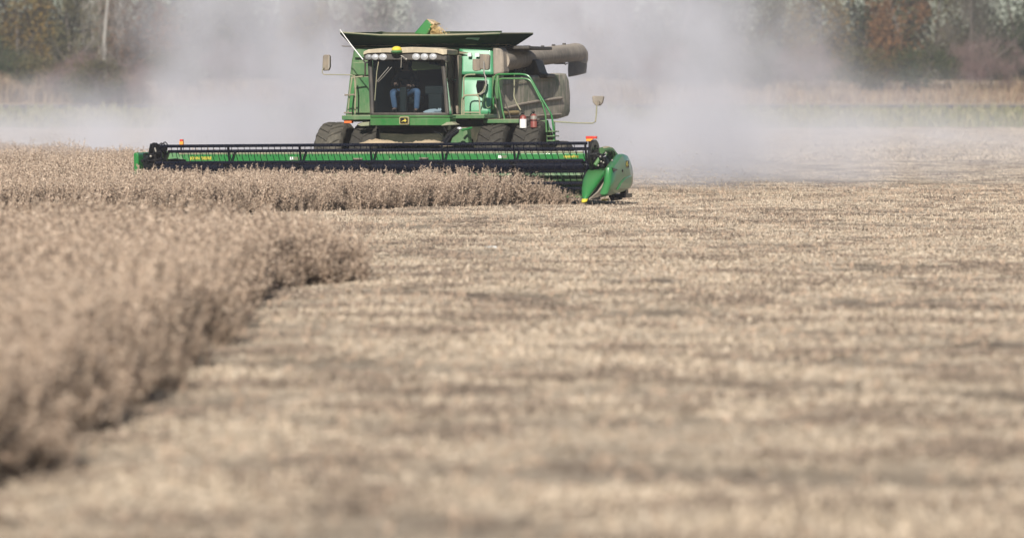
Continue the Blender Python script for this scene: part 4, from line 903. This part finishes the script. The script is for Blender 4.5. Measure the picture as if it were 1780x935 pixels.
for sx, hx in ((-1, -.11), (1, .19)):
    hz_ = .27 if sx < 0 else .23; jj = [((hx, -.27, hz_), .028, .018), ((hx, -.32, hz_ + .02), .032, .014)]; ee = [(0, 1)]
    for q_ in range(4):
        fx = hx + (q_ - 1.5) * .017; k0 = len(jj); jj += [((fx, -.35, hz_ + .035), .009), ((fx, -.375, hz_ + .02), .008), ((fx, -.37, hz_ - .005 - .004 * (q_ == 1)), .007)]; ee += [(1, k0), (k0, k0 + 1), (k0 + 1, k0 + 2)]
    k0 = len(jj); jj += [((hx - sx * .035, -.30, hz_ + .0), .010), ((hx - sx * .045, -.335, hz_ - .005), .008)]; ee += [(0, k0), (k0, k0 + 1)]
    skinned('hand', jj, ee, M['skin'], person, 0, 1)
b = MB(); b.ball((0, .05, .80), (.079, .098, .12), 18); b.ball((0, -.052, .79), (.014, .022, .022), 8); b.ball((-.08, .055, .79), (.012, .022, .032), 8); b.ball((.08, .055, .79), (.012, .022, .032), 8); b.build('face', M['skin'], person)
b = MB(); b.ball((-.03, -.038, .805), (.012, .008, .007), 8); b.ball((.03, -.038, .805), (.012, .008, .007), 8); b.ball((0, -.042, .755), (.024, .008, .006), 8); b.build('eyes_and_mouth', M['hair'], person)
b = MB(); b.ball((0, .065, .835), (.085, .10, .095), 18); b.build('hair', M['hair'], person)
b = MB(); b.ball((0, .055, .875), (.088, .105, .065), 16); b.loft([[(-.07, -.03, .865), (.07, -.03, .865), (.07, -.03, .875), (-.07, -.03, .875)], [(-.05, -.12, .855), (.05, -.12, .855), (.05, -.12, .862), (-.05, -.12, .862)]]); b.build('cap', M['cap'], person)
b = MB(); b.ball((Fl[0], Fl[1] - .07, Fl[2] - .045), (.05, .13, .045), 10); b.ball((Fr[0], Fr[1] - .07, Fr[2] - .045), (.05, .13, .045), 10); b.build('boots', M['hair'], person)
# papers behind the windscreen
b = MB(); rr_ = random.Random(2); pl = [(735, 195), (740, 192.5), (748, 190), (756, 189.5), (764, 192), (768, 196), (757, 197.5), (742, 197.5)]
b.prism([P2(*p, 3.0) for p in pl], 2.98, 3.05)
for k_ in range(4): px_ = 754 + k_ * 3; b.prism([P2(*p, 2.97) for p in ((px_, 192), (px_ + 3, 188.5 + rr_.uniform(-1, 2)), (px_ + 5, 191), (px_ + 2, 195))], 2.95, 2.97)
po = b.build('paper', M['paper'], bevel=.005); po.matrix_world = MW; tag(po, 'crumpled white paper lying behind the lower right of the windscreen', 'paper')
# scrap of white plastic on the stubble
Yp = 2.3 * FPX / (437 - CY); Xp = (852 - CX) / FPX * Yp; b = MB(); G = []
for a in range(4):
    for c_ in range(6): G.append((c_ * .035 + rr_.uniform(-.008, .008), a * .05 + rr_.uniform(-.01, .01), .03 + rr_.uniform(0, .03)))
b.add(G, [(a*6+c_, a*6+c_+1, (a+1)*6+c_+1, (a+1)*6+c_) for a in range(3) for c_ in range(5)])
o = b.build('plastic_scrap', M['white']); o.location = (Xp - .08, Yp, .02); s_ = o.modifiers.new('t', 'SOLIDIFY'); s_.thickness = .003
tag(o, 'small scrap of white plastic lying on the stubble', 'litter')
# ------------------------------------------------------------------ far field edge: verge, road, reeds
def leafcloud(cx_, cz_, rx, ry, rz_, n, size, r, clumps=26, thin=False, hollow=.55):
    """small leaf faces gathered in uneven clumps through an ellipsoid"""
    cen = r.normal(0, 1, (clumps, 3)); cen /= np.linalg.norm(cen, axis=1)[:, None]; cen *= r.uniform(hollow, 1.0, (clumps, 1)); wt = r.uniform(.4, 1.6, clumps); idx = r.choice(clumps, n, p=wt / wt.sum())
    p = cen[idx] + r.normal(0, .17, (n, 3)) * wt[idx][:, None]
    p = p * np.array([rx, ry, rz_]) + np.array([cx_, 0, cz_])
    a = r.normal(0, 1, (n, 3)); a /= np.linalg.norm(a, axis=1)[:, None]; b_ = np.cross(a, r.normal(0, 1, (n, 3))); b_ /= np.linalg.norm(b_, axis=1)[:, None]
    if thin: a[:, 2] = np.abs(a[:, 2]) + .6
    s1 = size * r.uniform(.6, 1.4, (n, 1)) * (3.5 if thin else 1); s2 = size * r.uniform(.5, 1.0, (n, 1)) * (.10 if thin else .7)
    V = np.stack([p - a*s1*.5, p + b_*s2*.5, p + a*s1*.5, p - b_*s2*.5], 1).reshape(-1, 3)
    F = np.arange(n * 4).reshape(-1, 4); return V, F
LEAF = {
 'dark': veg_mat('dark_green_leaves', [(.030,.045,.018), (.055,.075,.028), (.08,.085,.03), (.04,.06,.022)]),
 'olive': veg_mat('olive_autumn_leaves', [(.07,.075,.03), (.12,.11,.045), (.16,.13,.05), (.09,.085,.04)]),
 'gold': veg_mat('golden_autumn_leaves', [(.30,.19,.035), (.22,.15,.04), (.14,.12,.04), (.36,.21,.05)]),
 'rust': veg_mat('rust_autumn_leaves', [(.20,.09,.035), (.26,.13,.05), (.14,.08,.04), (.30,.15,.06)]),
 'mauve': veg_mat('mauve_bare_twigs', [(.16,.10,.095), (.22,.15,.14), (.12,.09,.08), (.20,.11,.10)]),
 'grey': veg_mat('grey_bare_twigs', [(.14,.12,.10), (.22,.19,.165), (.10,.09,.075), (.17,.15,.12)]),
 'pale': veg_mat('pale_bare_twigs', [(.34,.31,.28), (.42,.39,.36), (.26,.23,.20)]),
}
for m_ in [LEAF[k_] for k_ in ('dark', 'olive', 'gold', 'rust')]:
    for e_ in [n_ for n_ in m_.node_tree.nodes if n_.type == 'VALTORGB'][0].color_ramp.elements: e_.color = (e_.color[0] * .66, e_.color[1] * .66, e_.color[2] * .68, 1)
M['bark'] = mat('grey_bark', (.12, .10, .085), .9, var=.4, vscale=2); M['palebark'] = mat('pale_bark', (.36, .34, .31), .85, var=.4, vscale=1.2)
def trunk_mesh(mb, h, r0, r, limbs=7, spread=2.4):
    top = Vector((r.uniform(-.5, .5), r.uniform(-.4, .4), h)); pts = [Vector((0, 0, -.2)), Vector((r.uniform(-.35, .35), 0, h * .3)), Vector((r.uniform(-.7, .7), 0, h * .6)), top]
    mb.tube(pts, r0, 8, r0 * .25)
    for k_ in range(limbs):
        t = r.uniform(.25, .9); p = pts[1] * (1 - t) + top * t; a = r.uniform(0, 6.283); ln = spread * r.uniform(.5, 1.2)
        q1 = p + Vector((math.cos(a) * ln * .5, math.sin(a) * ln * .5, ln * .35)); q2 = q1 + Vector((math.cos(a + .3) * ln * .5, math.sin(a) * ln * .4, ln * .6)); mb.tube([p, q1, q2], r0 * .45, 6, r0 * .12)
        for j_ in range(3):
            a2 = a + r.uniform(-1, 1); q3 = q1 + Vector((math.cos(a2) * ln * .5, math.sin(a2) * ln * .5, ln * r.uniform(.1, .6))); mb.tube([q1, q3], r0 * .14, 5, r0 * .04)
def tree_kind(kind, seed, h, cr, n, size, thin=False, bark='bark', crown_z=.52, rzf=.60, limbs=7):
    r = np.random.default_rng(seed); b = MB(); trunk_mesh(b, h * .9, h * .010 + .04, r, limbs, cr * .9); tk = b.build('trunk', M[bark], None); C.objects.unlink(tk)
    V, F = leafcloud(0, h * crown_z, cr, cr, h * rzf * .9, n, size, r, thin=thin); ck = mass('crown', V, F, [LEAF[kind]], link=False)
    return tk, ck
KIND = {
 'dark': tree_kind('dark', 1, 13, 3.8, 9000, .30), 'olive': tree_kind('olive', 2, 12, 3.6, 9000, .28), 'gold': tree_kind('gold', 3, 11.5, 3.2, 7500, .28),
 'rust': tree_kind('rust', 4, 12, 3.2, 7500, .28), 'mauve': tree_kind('mauve', 5, 8, 3.0, 5200, .22, True), 'grey': tree_kind('grey', 6, 13, 3.2, 5200, .25, True),
 'pale': tree_kind('pale', 8, 14, 2.6, 2600, .26, True, 'palebark', limbs=12), 'bush': tree_kind('olive', 9, 4.2, 2.6, 4200, .20, False, crown_z=.45, rzf=.5), 'thorn': tree_kind('mauve', 10, 4.8, 2.9, 8200, .15, True, crown_z=.48, rzf=.52),
 'darkbush': tree_kind('dark', 11, 4.0, 2.6, 3800, .20, crown_z=.45, rzf=.5),
}
def plant(kind, px, Yd, s, label, cat, group, name, sz=1):
    xw = (px - CX) / FPX * Yd; t = empty(name, (xw, Yd, float(terrain_z(np.array(xw), np.array(float(Yd))))), (0, 0, random.uniform(0, 6.283))); t.scale = (s, s, s * sz)
    tag(t, label, cat, group)
    for src in KIND[kind]:
        c = src.copy(); C.objects.link(c); c.parent = t
    return t
for src in [k_ for p_ in KIND.values() for k_ in p_]: pass
TG = 'trees along the far edge of the field'; SG = 'shrubs in front of the far trees'
spec = [
 ('dark', -60, 352, 1.0, 'dark green tree at the left edge of the tree line, crown half out of frame'),
 ('gold', 28, 356, 1.0, 'golden yellow autumn tree near the far left of the tree line'),
 ('dark', 75, 362, 1.05, 'dark green tree between the golden tree and the pale bare tree'),
 ('olive', 118, 358, 1.0, 'olive tree with yellowing leaves just left of the pale bare trunk'),
 ('pale', 183, 350, 1.0, 'bare tree with a pale whitish trunk above the mauve shrub'),
 ('grey', 205, 366, 1.05, 'grey leafless tree close behind the pale bare trunk'),
 ('rust', 246, 356, .95, 'reddish brown tree right of the pale bare trunk'),
 ('grey', 300, 360, 1.05, 'grey twiggy tree rising out of the left part of the dust'),
 ('pale', 262, 366, .8, 'second pale bare tree, thinner, beside the reddish brown tree'),
 ('olive', 352, 360, 1.05, 'olive tree fading into the dust left of the combine'),
 ('dark', 470, 366, 1.0, 'dim green tree in the dust above the left mirror'),
 ('gold', 520, 352, .75, 'small yellow brown tree in the dust left of the tank'),
 ('grey', 566, 364, 1.05, 'bare grey tree standing behind the antenna'),
 ('mauve', 640, 364, 1.45, 'mauve twiggy tree above the cab roof'),
 ('dark', 712, 360, 1.15, 'dark tree just left of the green filling spout'),
 ('olive', 790, 362, 1.05, 'olive tree just right of the green filling spout'),
 ('grey', 860, 366, 1.0, 'bare grey tree above the right half of the grain tank'),
 ('olive', 935, 362, .95, 'olive tree above the grey unloading tube'),
 ('rust', 1020, 362, .9, 'reddish brown tree over the end of the unloading tube'),
 ('rust', 1092, 360, 1.0, 'orange brown tree with sky showing through at the upper right'),
 ('dark', 1190, 350, 1.0, 'dark evergreen tree standing clear of the dust at the right'),
 ('gold', 1215, 358, 1.1, 'orange yellow tree crown behind the dark evergreen'),
 ('olive', 1290, 356, 1.0, 'broad olive tree to the right of the dark evergreen'),
 ('grey', 1355, 362, 1.0, 'leafless grey tree between the olive tree and a golden one'),
 ('gold', 1425, 354, .9, 'low golden tree right of a leafless grey tree'),
 ('dark', 1490, 360, 1.1, 'tall dark green tree right of the low golden tree'),
 ('rust', 1560, 356, 1.0, 'rust coloured tree beside the tall dark green tree'),
 ('olive', 1630, 360, 1.05, 'olive green tree second from the right end of the tree line'),
 ('grey', 1690, 356, 1.0, 'grey bare tree near the right end of the tree line'),
 ('dark', 1760, 358, 1.05, 'dark tree closing the right end of the tree line'),
 ('olive', -150, 356, 1.1, 'olive tree beyond the left end of the picture'), ('dark', 1860, 360, 1.1, 'dark tree beyond the right end of the picture')]
for kd, px, Yd, s, lb in spec: plant(kd, px, Yd, s, lb, 'tree', TG, {'mauve': 'bare_tree', 'grey': 'bare_tree', 'pale': 'bare_tree'}.get(kd, 'autumn_tree' if kd in ('gold', 'rust') else 'tree'))
bs = [('thorn', 130, 338, 1.0, 'mauve twiggy shrub in front of the pale bare tree'), ('bush', 168, 334, 1.0, 'large dome shaped olive shrub low in front of the trees'), ('thorn', 215, 336, .9, 'reddish twiggy shrub right of the dome shaped one'),
      ('darkbush', 15, 342, 1.0, 'dark shrub at the far left foot of the trees'), ('bush', 66, 340, .9, 'grey green shrub left of the mauve one'), ('bush', 300, 342, .9, 'olive shrub half lost in the dust left of the header'),
      ('thorn', 400, 344, 1.0, 'pinkish shrub inside the dust, mid way to the combine'), ('bush', 500, 344, 1.0, 'pale olive shrub inside the dust near the left mirror'), ('thorn', 1150, 342, 1.0, 'mauve twiggy shrub right of the mirror on its long arm'),
      ('darkbush', 1215, 342, 1.0, 'dark shrub below the dark evergreen'), ('bush', 1300, 342, 1.1, 'olive shrub below the broad olive tree'), ('thorn', 1400, 342, 1.0, 'twiggy shrub below the low golden tree'),
      ('bush', 1500, 342, 1.0, 'olive shrub below the tall dark green tree'), ('darkbush', 1610, 342, 1.1, 'dark shrub near the right end of the tree line'), ('thorn', 1720, 342, 1.1, 'twiggy shrub at the right end of the tree line')]
for kd, px, Yd, s, lb in bs: plant(kd, px, Yd, s * .95, lb, 'shrub', SG, 'shrub')
# the wood behind, one mass
r = np.random.default_rng(77); Vs = []; Fs = []; mi = []; off = 0; kinds = ['dark', 'olive', 'grey', 'rust', 'mauve', 'gold']
mixes = [LEAF[k_] for k_ in kinds]
for k_ in range(150):
    x_ = -42 + 140 * k_ / 149 + r.normal(0, 1); h_ = (r.uniform(8, 11) if x_ < -1 else r.uniform(6.2, 9.2) + 1.0 * math.sin(x_ * .45)) if x_ < 34 else r.uniform(6, 9.5); kk = r.choice(6, p=[.3, .24, .2, .09, .12, .05]); n = 900
    V, F = leafcloud(x_, h_ * .5, 3.0, 3.0, h_ * .55, n, .42, r, clumps=14, hollow=.1); V[:, 1] += 380 + r.uniform(-5, 6); V[:, 2] += 1.5
    Vs.append(V); Fs.append(F + off); off += len(V); mi += [kk] * len(F)
wd_ = mass('wood', np.concatenate(Vs), np.concatenate(Fs), mixes, mi); tag(wd_, 'mixed autumn wood massed behind the field trees', 'wood', kind='stuff')
# verge grass, dry reeds and the road strip
def strip_mesh(name, y0, y1, dz, m_, label, cat, kind='structure', n=60):
    xs_ = np.linspace(-140, 200, n); V = []; 
    for yy in np.linspace(y0, y1, 6):
        for x_ in xs_: V.append((x_, yy, float(terrain_z(np.array(x_), np.array(yy))) + dz))
    F = [(a*n+c_, a*n+c_+1, (a+1)*n+c_+1, (a+1)*n+c_) for a in range(5) for c_ in range(n-1)]
    o = mass(name, V, F, [m_]); tag(o, label, cat, kind=kind)
strip_mesh('road', 331, 336.5, .02, mat('wet_grey_road', (.09, .10, .14), .5, vscale=1), 'bluish grey lane along the foot of the trees', 'road')
strip_mesh('grass_verge', 296, 330, .015, mat('grass_soil', (.16, .155, .09), .9, vscale=.7, var=.3), 'strip of green grass at the far edge of the field', 'verge')
M['grass'] = veg_mat('verge_grass_blades', [(.13,.14,.07), (.22,.21,.11), (.30,.26,.16), (.17,.16,.09)]); M['reed'] = veg_mat('dry_reeds', [(.30,.22,.14), (.22,.14,.09), (.38,.29,.19), (.17,.10,.07)])
def blades(name, n, x0, x1, y0, y1, h, w_, m_, label, cat, seed):
    r = np.random.default_rng(seed); x_ = r.uniform(x0, x1, n); y_ = r.uniform(y0, y1, n); z_ = terrain_z(x_, y_); hh = h * r.uniform(.5, 1.2, n) * (1 + .25 * np.sin(x_ * 1.3)); a = r.uniform(0, 3.14, n); lx, ly = r.normal(0, .2, n) * hh, r.normal(0, .2, n) * hh
    p = np.stack([x_, y_, z_], -1); s_ = np.stack([np.cos(a) * w_, np.sin(a) * w_, 0 * a], -1); t_ = p + np.stack([lx, ly, hh], -1)
    V = np.stack([p - s_, p + s_, t_ + s_ * .4, t_ - s_ * .4], 1).reshape(-1, 3); o = mass(name, V, np.arange(n*4).reshape(-1, 4), [m_]); tag(o, label, cat, kind='stuff')
blades('grass', 16000, -45, 85, 298, 330, .45, .05, M['grass'], 'green and straw coloured grass on the far verge', 'grass', 5)
blades('reeds', 7000, -40, -16, 337, 341, 1.5, .05, M['reed'], 'tan dry reeds standing along the lane at the far left', 'reeds', 6)
blades('tall_dry_grass', 9000, -16, 85, 337, 344, .8, .05, M['reed'], 'dry tan grass standing along the foot of the trees', 'dry grass', 8)

# ------------------------------------------------------------------ flying chaff right of the header
r = np.random.default_rng(12); V = []; F = []
for k_ in range(4200):
    t = r.random() ** .7; x_ = 5.9 + 4.5 * t + r.normal(0, .25); y_ = 92 + r.random() * 8; top_ = 1.15 - .95 * t; z_ = abs(r.normal(0, .5)) * top_ + .02; s_ = r.uniform(.005, .018)
    a = r.normal(0, 1, 3); a /= np.linalg.norm(a); c_ = np.cross(a, (.3, .5, .8)); p = np.array([x_, y_, z_]); k0 = len(V); V += [p - a*s_, p + c_*s_*.6, p + a*s_, p - c_*s_*.6]; F.append((k0, k0+1, k0+2, k0+3))
tag(mass('flying_chaff', V, F, [veg_mat('pale_chaff', [(.62,.50,.36), (.75,.64,.50)])]), 'bits of chaff flying up behind the right end of the header', 'chaff', kind='stuff')

# ------------------------------------------------------------------ dust cloud (a real volume, thick behind the machine)
def dust_cloud():
    x0, x1, y0, y1, z0, z1 = -30, 34, 97.5, 292, .0, 26
    b = MB(); b.box((x0, y0, z0 - .5), (x1, y1, z1)); o = b.build('dust_cloud', [], None, smooth=False)
    tag(o, 'billowing pale cloud of dust raised behind the combine', 'dust', kind='stuff')
    m = bpy.data.materials.new('field_dust'); m.use_nodes = True; nt = m.node_tree
    for n_ in list(nt.nodes):
        if n_.type != 'OUTPUT_MATERIAL': nt.nodes.remove(n_)
    out = nt.nodes[0]; pv = nt.nodes.new('ShaderNodeVolumePrincipled'); nt.links.new(pv.outputs[0], out.inputs['Volume'])
    pv.inputs['Color'].default_value = (.65, .645, .695, 1); pv.inputs['Anisotropy'].default_value = DUST_G
    tc = nt.nodes.new('ShaderNodeNewGeometry').outputs['Position']
    sp_ = nt.nodes.new('ShaderNodeSeparateXYZ'); nt.links.new(tc, sp_.inputs[0])
    def blob(c, r_, amp, pw=1.0):
        s = nt.nodes.new('ShaderNodeVectorMath'); s.operation = 'SUBTRACT'; nt.links.new(tc, s.inputs[0]); s.inputs[1].default_value = c
        d = nt.nodes.new('ShaderNodeVectorMath'); d.operation = 'DIVIDE'; nt.links.new(s.outputs[0], d.inputs[0]); d.inputs[1].default_value = r_
        l = nt.nodes.new('ShaderNodeVectorMath'); l.operation = 'LENGTH'; nt.links.new(d.outputs[0], l.inputs[0])
        f = math_node(nt, 'SUBTRACT', 1.0, l.outputs['Value'], True); return math_node(nt, 'MULTIPLY', f, amp)
    tot = None
    for c, r_, amp in DUST_BLOBS:
        v = blob(c, r_, amp); tot = v if tot is None else math_node(nt, 'ADD', tot, v)
    mp = nt.nodes.new('ShaderNodeMapping'); mp.inputs['Scale'].default_value = (1, .22, .85); nt.links.new(tc, mp.inputs['Vector'])
    nz = noise(nt, .30, 6, .60, mp.outputs[0])
    f = remap(nt, nz, .41, .63, .05, 1.9)
    low = remap(nt, sp_.outputs[2], 0, 1.8, DUST_LOW, 0)
    low = math_node(nt, 'MULTIPLY', math_node(nt, 'MULTIPLY', low, f), remap(nt, sp_.outputs[1], 98, 150, 0, 1.2))
    d_ = math_node(nt, 'ADD', math_node(nt, 'MULTIPLY', tot, f), low)
    d_ = math_node(nt, 'MAXIMUM', d_, 0.0)
    nt.links.new(d_, pv.inputs['Density'])
    o.data.materials.append(m); return o
DUST_G = -.25; DUST_LOW = .007
#          centre              radii             density
DUST_BLOBS = [((2.5, 140, .5), (12, 45, 4.4), .070),
              ((-8, 150, 0), (11, 50, 3.4), .042),
              ((-2.8, 142, 4.2), (4.8, 40, 5.6), .040),
              ((8.0, 132, 3.4), (7.2, 38, 5.6), .082),
              ((2, 150, 5), (8, 40, 3.2), .004),
              ((11.5, 116, .8), (8, 18, 3.0), .050)]
dust_cloud()
# thin air over the whole place
b = MB(); b.box((-160, -25, -1.5), (200, 480, 30)); hz_o = b.build('haze', [], None, smooth=False); tag(hz_o, 'thin pale dusty air over the field', 'haze', kind='stuff')
m = bpy.data.materials.new('thin_haze'); m.use_nodes = True; nt = m.node_tree
for n_ in list(nt.nodes):
    if n_.type != 'OUTPUT_MATERIAL': nt.nodes.remove(n_)
pv = nt.nodes.new('ShaderNodeVolumePrincipled'); pv.inputs['Color'].default_value = (.92, .93, .97, 1); pv.inputs['Density'].default_value = .00033; nt.links.new(pv.outputs[0], nt.nodes[0].inputs['Volume'])
hz_o.data.materials.append(m)
